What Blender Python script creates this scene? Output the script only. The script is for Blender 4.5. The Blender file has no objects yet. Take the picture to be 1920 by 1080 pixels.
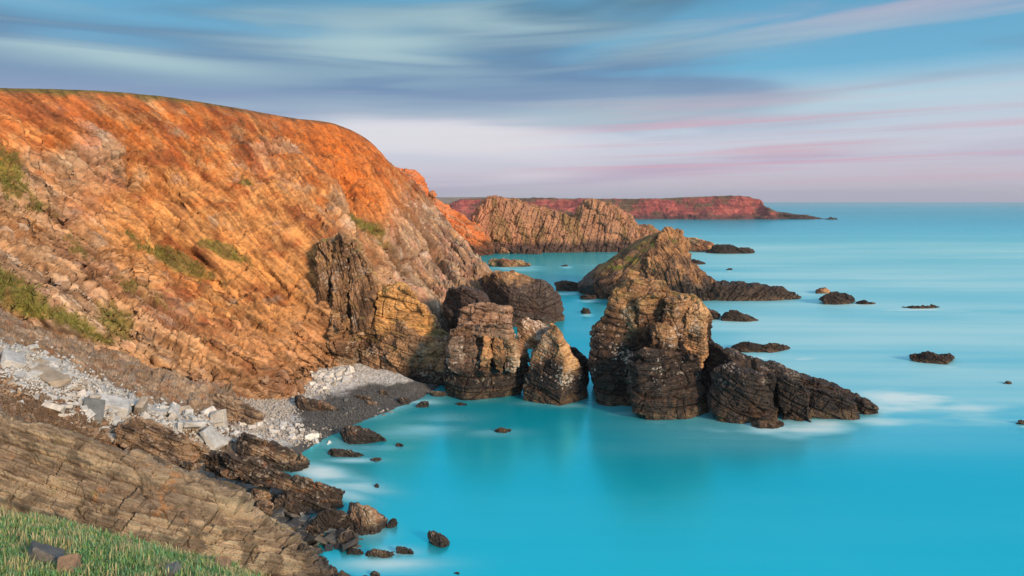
import bpy, bmesh, math, random
import numpy as np
from mathutils import Vector
from mathutils.bvhtree import BVHTree

random.seed(7)
RNG = np.random.default_rng(7)
SC = bpy.context.scene
COL = SC.collection
F, CX, HY, H = 1300.0, 960.0, 379.0, 30.0      # focal length in photo pixels, principal column, horizon row, eye height


# ------------------------------------------------------------------ survey helpers
def at(px, py, Y):
    return np.array([(px - CX) / F * Y, Y, H - (py - HY) / F * Y])


def atz(px, py, z):
    return at(px, py, F * (H - z) / (py - HY))


def sstep(a, b, x):
    t = np.clip((x - a) / (b - a), 0, 1)
    return t * t * (3 - 2 * t)


def mix(a, b, w):
    a = np.asarray(a, float); b = np.asarray(b, float)
    w = np.asarray(w)[..., None]
    return a * (1 - w) + b * w


# ------------------------------------------------------------------ noise
_G = RNG.normal(size=(256, 3)); _G /= np.linalg.norm(_G, axis=1)[:, None]; _G = _G.astype(np.float32)
_P = np.tile(RNG.permutation(256).astype(np.int32), 3)
_U = RNG.random(256).astype(np.float32)


def _h(ix, iy, iz, seed):
    u = np.uint32
    with np.errstate(over='ignore'):
        h = ix.astype(np.int64).astype(u) * u(374761393) + iy.astype(np.int64).astype(u) * u(668265263) \
            + iz.astype(np.int64).astype(u) * u(2147483647 - 58) + u((seed * 974634777 + 12345) & 0xffffffff)
        h = (h ^ (h >> u(13))) * u(1274126177)
        h = (h ^ (h >> u(15))) * u(2246822519)
        h = h ^ (h >> u(16))
    return h


def hsh(ix, iy, iz, seed):
    return _h(ix, iy, iz, seed).astype(np.float64) / 4294967296.0


def perlin(P, seed=0):
    P = P.astype(np.float32)
    I = np.floor(P); f = P - I; I = I.astype(np.int32) & 255
    fx, fy, fz = f[:, 0], f[:, 1], f[:, 2]
    w = f * f * f * (f * (f * 6 - 15) + 10)
    sd = int(seed * 37 + 11) & 255
    x0 = _P[I[:, 0] + sd]; x1 = _P[((I[:, 0] + 1) & 255) + sd]
    y1 = (I[:, 1] + 1) & 255; z1 = (I[:, 2] + 1) & 255

    def corner(hx, iy, iz, dx, dy, dz):
        g = _G[_P[_P[hx + iy] + iz]]
        return g[:, 0] * (fx - dx) + g[:, 1] * (fy - dy) + g[:, 2] * (fz - dz)
    wx, wy, wz = w[:, 0], w[:, 1], w[:, 2]

    def lx(iy, iz, dy, dz):
        a = corner(x0, iy, iz, 0, dy, dz); b = corner(x1, iy, iz, 1, dy, dz)
        return a + (b - a) * wx
    y0 = I[:, 1]; z0 = I[:, 2]
    a = lx(y0, z0, 0, 0); a = a + (lx(y1, z0, 1, 0) - a) * wy
    b = lx(y0, z1, 0, 1); b = b + (lx(y1, z1, 1, 1) - b) * wy
    return ((a + (b - a) * wz) * 1.5).astype(np.float64)


def worley(P, seed=0):
    """nearest two feature points: F1, F2, the cell's number 0..255 and the offset from its point"""
    P = P.astype(np.float32); I = np.floor(P); f = P - I; I = I.astype(np.int32)
    n = len(P); F1 = np.full(n, 9, np.float32); F2 = F1.copy(); cid = np.zeros(n, np.int32); off = np.zeros((n, 3), np.float32)
    sd = int(seed * 53 + 7) & 255
    for dx in (-1, 0, 1):
        hx = _P[((I[:, 0] + dx) & 255) + sd]
        for dy in (-1, 0, 1):
            hy = _P[hx + ((I[:, 1] + dy) & 255)]
            for dz in (-1, 0, 1):
                h = _P[hy + ((I[:, 2] + dz) & 255)]
                o = np.stack([f[:, 0] - dx - _U[h], f[:, 1] - dy - _U[(h + 91) & 255], f[:, 2] - dz - _U[(h + 173) & 255]], 1)
                d = (o * o).sum(1)
                nw = d < F1
                F2 = np.where(nw, F1, np.minimum(F2, d)); F1 = np.where(nw, d, F1)
                cid = np.where(nw, h, cid); off[nw] = o[nw]
    return np.sqrt(F1), np.sqrt(F2), cid, off


def facets(q, seed):
    """chiselled block faces: every cell a tilted plane with a crack round it"""
    f1, f2, c, o = worley(q, seed)
    t = _G[(c + 31) & 255].astype(np.float64)
    return (_U[(c + 57) & 255] - .5) + .75 * (t * o).sum(1), np.exp(-((f2 - f1) / .07) ** 2)


def fbm(P, scale=1.0, octv=4, seed=0, gain=.5):
    P = np.asarray(P) / scale
    a, s, n = 1.0, 0, 0
    for o in range(octv):
        s = s + a * perlin(P * (2.03 ** o) + 17.3 * o, seed + o * 13)
        n += a; a *= gain
    return s / n


def ridged(P, scale, octv=3, seed=0):
    P = np.asarray(P) / scale
    a, s, n = 1.0, 0, 0
    for o in range(octv):
        s = s + a * (1 - 2 * np.abs(perlin(P * (2.07 ** o) + 9.1 * o, seed + o * 7)))
        n += a; a *= .5
    return s / n


# ------------------------------------------------------------------ rock relief in bedding coordinates
def frame(n, a=None):
    n = np.array(n, float); n /= np.linalg.norm(n)
    a = np.array(a if a is not None else (1, .2, 0), float)
    a = a - n * a.dot(n); a /= np.linalg.norm(a)
    b = np.cross(n, a)
    return np.stack([a, b, n], 1)


def blocks(bed, t, L, seed, w=.06):
    a, b, s = bed[:, 0], bed[:, 1], bed[:, 2]
    sk = s / t; k = np.floor(sk); f = sk - k
    z = np.zeros_like(k)
    hk = hsh(k, z, z, seed)
    La = L * (.6 + .8 * hsh(k, z + 3, z, seed))
    aa = a / La + hk * 7.31; ka = np.floor(aa); fa = aa - ka
    bb = b / (L * .8) + hsh(k, z + 1, z, seed) * 5.7; kb = np.floor(bb); fb = bb - kb
    o = hsh(k, ka, kb, seed + 5)
    e = lambda q, sz: np.exp(-(np.minimum(q, 1 - q) * sz / w) ** 2)
    bedn = e(f, t)
    joint = np.maximum(e(fa, La), e(fb, L * .8)) * (hsh(k, ka, kb, seed + 9) > .3)
    return hk, o, bedn, joint


def relief(P, bed, seed, levels, warp=.1, fb=(.2, 2.2), rough=.04, fac=None, stretch=(1.25, 1.25, .85)):
    """height along the normal: ledges, joint blocks, notches at bedding planes, chiselled facets, weathering noise"""
    t0 = levels[0][0]
    bw = bed.copy()
    bw[:, 2] += t0 * warp * fbm(P, t0 * 4.5, 2, seed + 50) * 2 + .05 * t0 * warp * fbm(P, t0 * .5, 2, seed + 52)
    bw[:, 0] += t0 * warp * 4.0 * fbm(P, t0 * 2.0, 3, seed + 51)
    bw[:, 1] += t0 * warp * 4.0 * fbm(P, t0 * 2.0, 3, seed + 53)
    d = np.zeros(len(P))
    lay = np.zeros(len(P)); crack = np.zeros(len(P))
    for i, (t, L, amp) in enumerate(levels):
        hk, o, bn, jn = blocks(bw, t, L, seed + 31 * i, w=max(.03, t * .035))
        d += amp * ((hk - .5) * .9 + (o - .5) * .8 - .6 * bn - .5 * jn)
        lay += (hk - .5) / (i + 1)
        crack = np.maximum(crack, np.maximum(bn, jn) * (1 if i < 2 else .6))
    fa = fac if fac is not None else (levels[0][2] * 1.3, t0 * 1.6)
    for k, sc in enumerate((1.0, .36)):
        v, cr = facets(bw / (fa[1] * sc * np.array(stretch)), seed + 90 + k)
        d += fa[0] * sc * (v - .45 * cr * (bw[:, 2] * 0 + 1))
        crack = np.maximum(crack, cr * (.8 - .3 * k))
    d += fb[0] * fbm(P, fb[1], 5, seed + 70)
    d += rough * ridged(P, .5, 3, seed + 80)
    return d, lay, crack, bw


# ------------------------------------------------------------------ mesh plumbing
def new_mesh(name, V, Q):
    me = bpy.data.meshes.new(name)
    V = np.ascontiguousarray(V, np.float32); Q = np.ascontiguousarray(Q, np.int32)
    k = Q.shape[1]
    me.vertices.add(len(V)); me.vertices.foreach_set('co', V.ravel())
    me.loops.add(Q.size); me.loops.foreach_set('vertex_index', Q.ravel())
    me.polygons.add(len(Q))
    me.polygons.foreach_set('loop_start', np.arange(0, Q.size, k, dtype=np.int32))
    me.update(calc_edges=True)
    return me


def coords(me):
    V = np.empty(len(me.vertices) * 3, np.float32); me.vertices.foreach_get('co', V)
    return V.reshape(-1, 3).astype(float)


def normals(me):
    N = np.empty(len(me.vertices) * 3, np.float32); me.vertex_normals.foreach_get('vector', N)
    return N.reshape(-1, 3).astype(float)


def setco(me, V):
    me.vertices.foreach_set('co', np.ascontiguousarray(V, np.float32).ravel()); me.update()


def attr(me, name, A):
    A = np.asarray(A, np.float32)
    if A.ndim == 1:
        me.attributes.new(name, 'FLOAT', 'POINT').data.foreach_set('value', np.ascontiguousarray(A))
    elif name == 'col':
        C = np.concatenate([np.clip(A, .004, .95), np.ones((len(A), 1), np.float32)], 1).astype(np.float32)
        me.attributes.new(name, 'FLOAT_COLOR', 'POINT').data.foreach_set('color', np.ascontiguousarray(C).ravel())
    else:
        me.attributes.new(name, 'FLOAT_VECTOR', 'POINT').data.foreach_set('vector', np.ascontiguousarray(A).ravel())


def link(name, me, m=None, parent=None):
    o = bpy.data.objects.new(name, me); COL.objects.link(o)
    if m and not me.materials: me.materials.append(m)
    if parent is not None: o.parent = parent
    return o


def tag(o, label=None, cat=None, group=None, kind=None):
    if label: o['label'] = label
    if cat: o['category'] = cat
    if group: o['group'] = group
    if kind: o['kind'] = kind
    return o


def grid_quads(n, m):
    i = np.arange(n - 1)[:, None] * m + np.arange(m - 1)[None, :]
    return np.stack([i, i + m, i + m + 1, i + 1], -1).reshape(-1, 4)


def crom(C, t):
    """Catmull-Rom along axis 0"""
    C = np.asarray(C, float); n = len(C)
    i = np.clip(np.floor(t).astype(int), 0, n - 2); f = (t - i).reshape((-1,) + (1,) * (C.ndim - 1))
    p1, p2 = C[i], C[i + 1]
    p0 = np.where((i > 0).reshape(f.shape), C[np.maximum(i - 1, 0)], 2 * p1 - p2)
    p3 = np.where((i < n - 2).reshape(f.shape), C[np.minimum(i + 2, n - 1)], 2 * p2 - p1)
    return .5 * (2 * p1 + (p2 - p0) * f + (2 * p0 - 5 * p1 + 4 * p2 - p3) * f ** 2 + (3 * p1 - p0 - 3 * p2 + p3) * f ** 3)


def even_t(C, n, axis_mean=True):
    """parameters giving roughly even spacing along axis 0 of control array C[n,m,3]"""
    d = np.linalg.norm(np.diff(C, axis=0), axis=-1).mean(1)
    s = np.concatenate([[0], np.cumsum(d)])
    return np.interp(np.linspace(0, s[-1], n), s, np.arange(len(C)))


def recol(poly, m):
    """resample a polyline (k,3) to m points by arclength with Catmull-Rom"""
    poly = np.array(poly, float)
    t = np.linspace(0, len(poly) - 1, 200)
    Q = crom(poly, t)
    s = np.concatenate([[0], np.cumsum(np.linalg.norm(np.diff(Q, axis=0), axis=1))])
    ss = np.linspace(0, s[-1], m)
    return np.stack([np.interp(ss, s, Q[:, k]) for k in range(3)], 1)


# ------------------------------------------------------------------ materials
class NT:
    def __init__(s, tree): s.t = tree
    def n(s, typ, **kw):
        nd = s.t.nodes.new(typ)
        for k, v in kw.items():
            if k in nd.inputs.keys(): nd.inputs[k].default_value = v
            else: setattr(nd, k, v)
        return nd
    def l(s, a, b): s.t.links.new(a, b)
    def math(s, op, a, b=None, clamp=False):
        nd = s.t.nodes.new('ShaderNodeMath'); nd.operation = op; nd.use_clamp = clamp
        for i, v in enumerate((a, b)):
            if v is None: continue
            if isinstance(v, (int, float)): nd.inputs[i].default_value = v
            else: s.l(v, nd.inputs[i])
        return nd.outputs[0]
    def vmath(s, op, a, b):
        nd = s.t.nodes.new('ShaderNodeVectorMath'); nd.operation = op
        for i, v in enumerate((a, b)):
            if isinstance(v, tuple): nd.inputs[i].default_value = v
            else: s.l(v, nd.inputs[i])
        return nd.outputs[0]
    def noise(s, vec, scale, detail=5, rough=.6, dist=0.0):
        nd = s.n('ShaderNodeTexNoise'); nd.inputs['Scale'].default_value = scale
        nd.inputs['Detail'].default_value = detail; nd.inputs['Roughness'].default_value = rough
        nd.inputs['Distortion'].default_value = dist
        s.l(vec, nd.inputs['Vector']); return nd.outputs[0]
    def ramp(s, fac, stops, interp='LINEAR'):
        nd = s.n('ShaderNodeValToRGB'); cr = nd.color_ramp; cr.interpolation = interp
        while len(cr.elements) < len(stops): cr.elements.new(.5)
        for e, (p, c) in zip(cr.elements, stops):
            e.position = p; e.color = tuple(c) + (1,) if len(c) == 3 else c
        s.l(fac, nd.inputs[0]); return nd.outputs[0]
    def mixc(s, fac, a, b, mode='MIX'):
        nd = s.n('ShaderNodeMix'); nd.data_type = 'RGBA'; nd.blend_type = mode
        for sock, v in ((nd.inputs[0], fac), (nd.inputs[6], a), (nd.inputs[7], b)):
            if isinstance(v, (int, float)): sock.default_value = v
            elif isinstance(v, tuple): sock.default_value = v + (1,)
            else: s.l(v, sock)
        return nd.outputs[2]
    def mapr(s, v, a, b, c=0.0, d=1.0):
        nd = s.n('ShaderNodeMapRange'); nd.interpolation_type = 'SMOOTHSTEP'
        s.l(v, nd.inputs[0])
        for i, x in zip((1, 2, 3, 4), (a, b, c, d)): nd.inputs[i].default_value = x
        return nd.outputs[0]


def mat(name):
    m = bpy.data.materials.new(name); m.use_nodes = True
    t = m.node_tree; t.nodes.clear()
    out = t.nodes.new('ShaderNodeOutputMaterial'); b = t.nodes.new('ShaderNodeBsdfPrincipled')
    t.links.new(b.outputs[0], out.inputs[0])
    return m, NT(t), b, out


def rock_material(name, unit, contrast=.55, bump=.6, cracks=.1):
    """unit: metres of the finest bed that the shader adds"""
    m, N, b, out = mat(name)
    col = N.n('ShaderNodeAttribute', attribute_name='col').outputs['Color']
    bed = N.n('ShaderNodeAttribute', attribute_name='bed').outputs['Vector']
    wet = N.n('ShaderNodeAttribute', attribute_name='wet').outputs['Fac']
    pos = N.n('ShaderNodeNewGeometry').outputs['Position']
    sv = N.vmath('MULTIPLY', bed, (.09 / unit, .09 / unit, 1.35 / unit))
    fine = N.noise(sv, 1.0, 6, .65, .3)
    spot = N.noise(pos, 1.1 / unit, 7, .68)
    big = N.noise(pos, .12 / unit, 4, .6)
    v = N.math('ADD', N.math('MULTIPLY', fine, 1.1), N.math('MULTIPLY', spot, .9))
    v = N.math('ADD', v, N.math('MULTIPLY', big, .4))
    fac = N.mapr(v, .8, 1.6, 1 - contrast, 1 + contrast)
    nd = N.n('ShaderNodeVectorMath'); nd.operation = 'SCALE'; N.l(col, nd.inputs[0]); N.l(fac, nd.inputs[3])
    N.l(nd.outputs[0], b.inputs['Base Color'])
    N.l(N.mapr(wet, 0, 1, .92, .5), b.inputs['Roughness'])
    b.inputs['Specular IOR Level'].default_value = .22
    vor = N.n('ShaderNodeTexVoronoi'); vor.feature = 'DISTANCE_TO_EDGE'
    N.l(N.vmath('MULTIPLY', bed, (.35 / unit, .35 / unit, .9 / unit)), vor.inputs['Vector']); vor.inputs['Scale'].default_value = .6
    hgt = N.math('ADD', N.math('MULTIPLY', fine, 1.0), N.math('MULTIPLY', spot, .45))
    hgt = N.math('ADD', hgt, N.math('MULTIPLY', N.mapr(vor.outputs['Distance'], 0, .05), cracks))
    bp = N.n('ShaderNodeBump'); bp.inputs['Strength'].default_value = bump; bp.inputs['Distance'].default_value = unit * .55
    N.l(hgt, bp.inputs['Height']); N.l(bp.outputs[0], b.inputs['Normal'])
    return m


M_CLIFF = rock_material('layered_cliff_rock', .75, .7, .65, .0)
M_NEAR = rock_material('near_layered_rock', .14, .5, .6, .03)
M_STACK = rock_material('sea_stack_rock', .42, .65, .7, .06)
M_FAR = rock_material('far_rock', 1.6, .5, .5)
M_LAND = rock_material('far_headland_rock', 6.0, .6, .4)


def stone_material(name, c0, c1, c2, rough=.8):
    m, N, b, out = mat(name)
    oi = N.n('ShaderNodeObjectInfo')
    tc = N.n('ShaderNodeTexCoord').outputs['Object']
    off = N.n('ShaderNodeVectorMath'); off.operation = 'ADD'; N.l(tc, off.inputs[0])
    cmb = N.n('ShaderNodeCombineXYZ'); N.l(N.math('MULTIPLY', oi.outputs['Random'], 37.0), cmb.inputs[0]); N.l(cmb.outputs[0], off.inputs[1])
    n1 = N.noise(off.outputs[0], 1.6, 6, .65); n2 = N.noise(off.outputs[0], 7, 4, .6)
    base = N.ramp(oi.outputs['Random'], [(0, c0), (.45, c1), (.8, c1), (1, c2)])
    f = N.mapr(N.math('ADD', n1, N.math('MULTIPLY', n2, .5)), .5, 1.0, .68, 1.25)
    nd = N.n('ShaderNodeVectorMath'); nd.operation = 'SCALE'; N.l(base, nd.inputs[0]); N.l(f, nd.inputs[3])
    N.l(nd.outputs[0], b.inputs['Base Color']); b.inputs['Roughness'].default_value = rough
    bp = N.n('ShaderNodeBump'); bp.inputs['Strength'].default_value = .5; bp.inputs['Distance'].default_value = .06
    N.l(n1, bp.inputs['Height']); N.l(bp.outputs[0], b.inputs['Normal'])
    return m


M_SLAB = stone_material('pale_slate', (.26, .23, .18), (.42, .47, .50), (.56, .60, .63))
M_PALE = stone_material('bleached_beach_stone', (.32, .31, .29), (.52, .56, .58), (.68, .71, .73))
M_GREY = stone_material('dark_grey_stone', (.06, .07, .08), (.13, .15, .16), (.24, .25, .25), .55)
M_WET = stone_material('wet_black_stone', (.03, .03, .032), (.06, .06, .06), (.11, .10, .085), .4)
M_BROWN = stone_material('brown_rubble', (.10, .07, .045), (.20, .145, .10), (.30, .25, .2))

# ------------------------------------------------------------------ colours (real surface colours, linear)
ORANGE = (.37, .115, .027); AMBER = (.48, .255, .10); RUST = (.23, .065, .022); TAN = (.44, .285, .16)
GREYTAN = (.30, .235, .175); PINK = (.40, .235, .18); BROWN = (.155, .09, .055); BLACK = (.020, .017, .018)
DKBROWN = (.060, .038, .027); WHITE = (.52, .49, .45); GRASS = (.13, .15, .025); DRYG = (.17, .13, .045); SLATE = (.20, .195, .19)


def stack_colour(P, Nn, bed, lay, crack, seed, wet_z=6.5, tide=1.2, tops=(TAN, AMBER), body=BROWN, top_z=12, speck=.5, moss=0.0, lows=BLACK):
    n1 = fbm(P, 5, 4, seed + 1); n2 = fbm(P, 1.2, 4, seed + 2); n3 = fbm(P, .38, 2, seed + 3)
    z = P[:, 2]
    c = mix(np.array(body)[None, :] * np.ones((len(P), 1)), tops[0], sstep(-.1, .35, n1 + .25 * n2 + .25 * lay))
    up = sstep(top_z - 5, top_z + 3, z + 3.5 * n1)
    c = mix(c, mix(np.array(tops[0])[None] * np.ones((len(P), 1)), tops[1], sstep(-.15, .25, n2 + .2 * lay)), up * .85)
    c = mix(c, DKBROWN, .75 * sstep(.02, .3, -n1 - .3 * n2 + .25 * lay) * (1 - .5 * up))
    w = 1 - sstep(wet_z - 2, wet_z + 1.5, z + 3 * n1 + .8 * n2)
    c = mix(c, mix(np.array(lows)[None] * np.ones((len(P), 1)), DKBROWN, sstep(.02, .5, n2)), w * .95)
    t = (1 - sstep(tide * .5, tide * 1.4, z + .7 * n2 + .5 * n1)) * sstep(-.25, .15, n2 + .3 * n3)
    c = mix(c, (.13, .09, .055), t * .55)
    # pale lichen / guano flecks on weathered faces
    fl = sstep(.24, .36, n3 * .8 + .75 * fbm(P, 3.2, 3, seed + 5)) * sstep(wet_z * .25, wet_z * .6, z + n1) * (1 - up * .6)
    c = mix(c, WHITE, speck * fl)
    if moss > 0:
        mg = sstep(.45, .85, Nn[:, 2]) * sstep(-.1, .2, fbm(P, 2.5, 3, seed + 8)) * sstep(wet_z, wet_z + 3, z)
        c = mix(c, (.13, .135, .03), moss * mg)
    return c, np.clip(w + .3 * (z < .5), 0, 1)


# ------------------------------------------------------------------ chunk rocks: a traced outline given real depth, lofted, remeshed, weathered
def plane_pt(px, py, Y0, lean):
    Y = (Y0 + lean * H) / (1 + lean * (py - HY) / F)
    return at(px, py, Y)


def stepped(poly, seed, amp=.33, top_only=True):
    """break the long edges of a traced outline into ledges and joints"""
    r = random.Random(seed); out = []
    P = [tuple(p) for p in poly]; ymin = min(p[1] for p in P); ymax = max(p[1] for p in P)
    size = max(max(p[0] for p in P) - min(p[0] for p in P), ymax - ymin)
    for a, b in zip(P, P[1:] + P[:1]):
        out.append(a)
        L = math.hypot(b[0] - a[0], b[1] - a[1])
        if L < size * .10 or (a[1] > ymax - .1 * (ymax - ymin) and b[1] > ymax - .1 * (ymax - ymin)): continue
        n = max(1, int(L / (size * .11)))
        for k in range(1, n + 1):
            f0 = (k - r.uniform(.55, .75)) / (n + .2); f1 = f0 + r.uniform(.02, .06)
            dx, dy = (b[0] - a[0]) / L, (b[1] - a[1]) / L
            o = r.uniform(-.5, .5) * amp * L / (n + 1)
            out.append((a[0] + (b[0] - a[0]) * f0 + dy * -o, a[1] + (b[1] - a[1]) * f0 + dx * o))
            o2 = -o * r.uniform(.5, 1.0)
            out.append((a[0] + (b[0] - a[0]) * f1 + dy * -o2, a[1] + (b[1] - a[1]) * f1 + dx * o2))
    return out


def chunk_mesh(poly, Y0, thick, lean=.15, bulge=None, inset=.80, back=.8, slant=0.0, skew=(0, 0), step=.4, grow=1.045):
    if step: poly = stepped(poly, int(poly[0][0] * 7 + poly[0][1]), step)
    bulge = (thick * .18 if bulge is None else bulge) * .75
    P = np.array([plane_pt(px, py, Y0 + slant * (px - poly[0][0]), lean) for px, py in poly])
    c = P.mean(0); eye = np.array([0, 0, H])
    P = c + (P - c) * grow
    zr = P[:, 2].max() - P[:, 2].min()
    if P[:, 2].min() < 1.2: P[:, 2] -= np.where(P[:, 2] < P[:, 2].min() + .14 * zr + .3, .35 * min(zr, 7) + .4, 0)   # carry the foot under water
    fr = c + (P - c) * inset; fr[:, 1] -= bulge

    def behind(dist, sc):                    # the rock falls away behind its skyline
        Q = P + (P - eye) * (dist / P[:, 1:2]); cq = Q.mean(0)
        R = cq + (Q - cq) * sc
        R[:, 2] = np.where(P[:, 2] < c[2], np.minimum(R[:, 2], P[:, 2]), R[:, 2])
        return R
    md = behind(thick * .4, .985); md[:, 0] += skew[0] * .4; md[:, 2] += skew[1] * .4
    bk = behind(thick, back); bk[:, 0] += skew[0]; bk[:, 2] += skew[1]
    fr[:, 2] = np.where(P[:, 2] < c[2] - .5 * (c[2] - P[:, 2].min()), P[:, 2] - .2, fr[:, 2])
    bm = bmesh.new(); rings = []
    for R in (fr, P, md, bk): rings.append([bm.verts.new(p) for p in R])
    n = len(P)
    for A, B in zip(rings, rings[1:]):
        for i in range(n): bm.faces.new((A[i], A[(i + 1) % n], B[(i + 1) % n], B[i]))
    bm.faces.new(list(reversed(rings[0]))); bm.faces.new(rings[-1])
    bmesh.ops.recalc_face_normals(bm, faces=bm.faces)
    bmesh.ops.triangulate(bm, faces=bm.faces)
    return bm


def remesh(bm, voxel):
    me = bpy.data.meshes.new('tmp'); bm.to_mesh(me); bm.free()
    ob = bpy.data.objects.new('tmp', me); COL.objects.link(ob)
    md = ob.modifiers.new('r', 'REMESH'); md.mode = 'VOXEL'; md.voxel_size = voxel
    dg = bpy.context.evaluated_depsgraph_get(); dg.update()
    r = bpy.data.meshes.new_from_object(ob.evaluated_get(dg))
    bpy.data.objects.remove(ob); bpy.data.meshes.remove(me)
    return r


def chisel(V, bedf, seed, n=26):
    """split shallow corners off along bedding and joint directions, leaving flat faces"""
    r = np.random.default_rng(seed); V = V.copy()
    for k in range(n):
        ax = np.zeros(3); ax[(0, 1, 1, 2, 0)[k % 5]] = r.choice([-1, 1])
        nn = bedf @ (ax + .55 * r.normal(size=3)); nn /= np.linalg.norm(nn)
        if nn[1] > 0: nn = -nn
        nn[2] = max(nn[2], -.04)
        front = sstep(.25, .7, -nn[1])
        pr = V @ nn; d = pr.max() - (pr.max() - np.median(pr)) * r.uniform(.08, .36) * (.25 + .75 * front)
        V -= np.maximum(pr - d, 0)[:, None] * nn * .95
    return V


def weather(me, bedf, seed, levels, amp1=(.8, 6.0), fb=(.2, 1.8), rough=.05, warp=.1, colour=None, ckw=None, fac=None, cuts=26, stretch=(1.5, 1.5, .8)):
    V = coords(me)
    if cuts: V = chisel(V, bedf, seed, cuts); setco(me, V)
    N = normals(me)
    V = V + N * (.6 * amp1[0] * fbm(V, amp1[1], 3, seed + 200))[:, None]
    setco(me, V); N = normals(me)
    bed = V @ bedf
    d, lay, crack, bw = relief(V, bed, seed, levels, warp, (fb[0] * .6, fb[1]), rough, fac, stretch)
    V = V + N * d[:, None]
    setco(me, V); N = normals(me)
    c, w = (colour or stack_colour)(V, N, bed, lay, crack, seed, **(ckw or {}))
    attr(me, 'col', c); attr(me, 'bed', bw); attr(me, 'wet', w)
    return me


def rock(name, chunks, voxel, bedf, seed, levels, m=M_STACK, label=None, cat='rock', group=None, parts=None, kind=None, **kw):
    """one thing; several chunks become named parts of it under an Empty at its base"""
    if len(chunks) == 1:
        me = weather(remesh(chunk_mesh(**chunks[0]), voxel), bedf, seed, levels, **kw); me.name = name
        return tag(link(name, me, m), label, cat, group, kind)
    e = bpy.data.objects.new(name, None); COL.objects.link(e)
    c0 = np.mean([plane_pt(p[0], p[1], chunks[0]['Y0'], 0) for p in chunks[0]['poly']], 0)
    e.location = (c0[0], c0[1], 0); e.empty_display_size = .5
    tag(e, label, cat, group, kind)
    for i, ch in enumerate(chunks):
        ch = dict(ch); pn = ch.pop('part', 'block'); k2 = dict(kw); k2.update(ch.pop('kw', {})); lb = ch.pop('label', None); vx = ch.pop('voxel', voxel)
        bf = ch.pop('bedf', bedf); lv = ch.pop('levels', levels)
        me = weather(remesh(chunk_mesh(**ch), vx), bf, seed + 101 * i, lv, **k2); me.name = pn
        V = coords(me); V -= np.array(e.location); setco(me, V)
        o = link(pn, me, m, e)
        if lb: o['label'] = lb
    return e


LV_STACK = [(2.4, 5.0, .36), (.9, 2.6, .22), (.34, 1.2, .09)]
LV_SMALL = [(1.1, 2.6, .20), (.4, 1.3, .10), (.18, .6, .04)]
LV_FAR = [(5, 11, 1.3), (2.0, 6, .6), (.9, 3, .25)]

# ================================================================== the great cliff (one landmass: crest plateau, face, foot)
CC = [  # columns from the near end to the far silhouette; each runs crest -> foot: (px, py, distance)
    [(-520, 166, 70), (-520, 330, 67), (-520, 470, 64), (-520, 560, 61), (-520, 640, 58)],
    [(-220, 170, 92), (-220, 320, 87), (-220, 450, 82), (-220, 545, 76), (-220, 610, 72)],
    [(0, 175, 113), (0, 300, 105), (0, 420, 98), (0, 520, 91), (0, 600, 85)],
    [(110, 177, 121), (105, 300, 112), (100, 420, 104), (100, 530, 97), (100, 635, 88)],
    [(210, 181, 130), (205, 300, 120), (200, 420, 111), (200, 545, 104), (200, 675, 92)],
    [(300, 188, 140), (295, 305, 128), (290, 425, 119), (300, 560, 110), (305, 715, 94)],
    [(390, 200, 152), (430, 315, 138), (455, 435, 126), (450, 570, 116), (430, 745, 97)],
    [(476, 213, 168), (580, 318, 150), (642, 425, 136), (640, 560, 120), (560, 700, 111)],
    [(486, 215, 192), (592, 318, 172), (658, 428, 150), (672, 556, 128), (650, 705, 117)],
    [(565, 229, 212), (650, 328, 190), (705, 437, 166), (725, 558, 146), (730, 715, 122)],
    [(637, 239, 232), (692, 338, 208), (742, 442, 184), (772, 560, 158), (797, 700, 132)],
    [(694, 266, 250), (732, 355, 226), (770, 450, 200), (805, 560, 172), (845, 670, 141)],
    [(728, 302, 275), (765, 380, 250), (812, 460, 222), (850, 545, 186), (890, 640, 155)],
    [(766, 333, 300), (806, 400, 275), (846, 460, 245), (886, 535, 200), (925, 620, 166)],
    [(780, 348, 322), (822, 410, 300), (866, 462, 262), (908, 520, 218), (938, 590, 182)],
    [(774, 350, 350), (815, 415, 335), (850, 470, 300), (880, 520, 262), (900, 580, 230)],
    [(720, 345, 385), (760, 410, 370), (790, 470, 340), (800, 520, 300), (800, 580, 280)],
]


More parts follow.
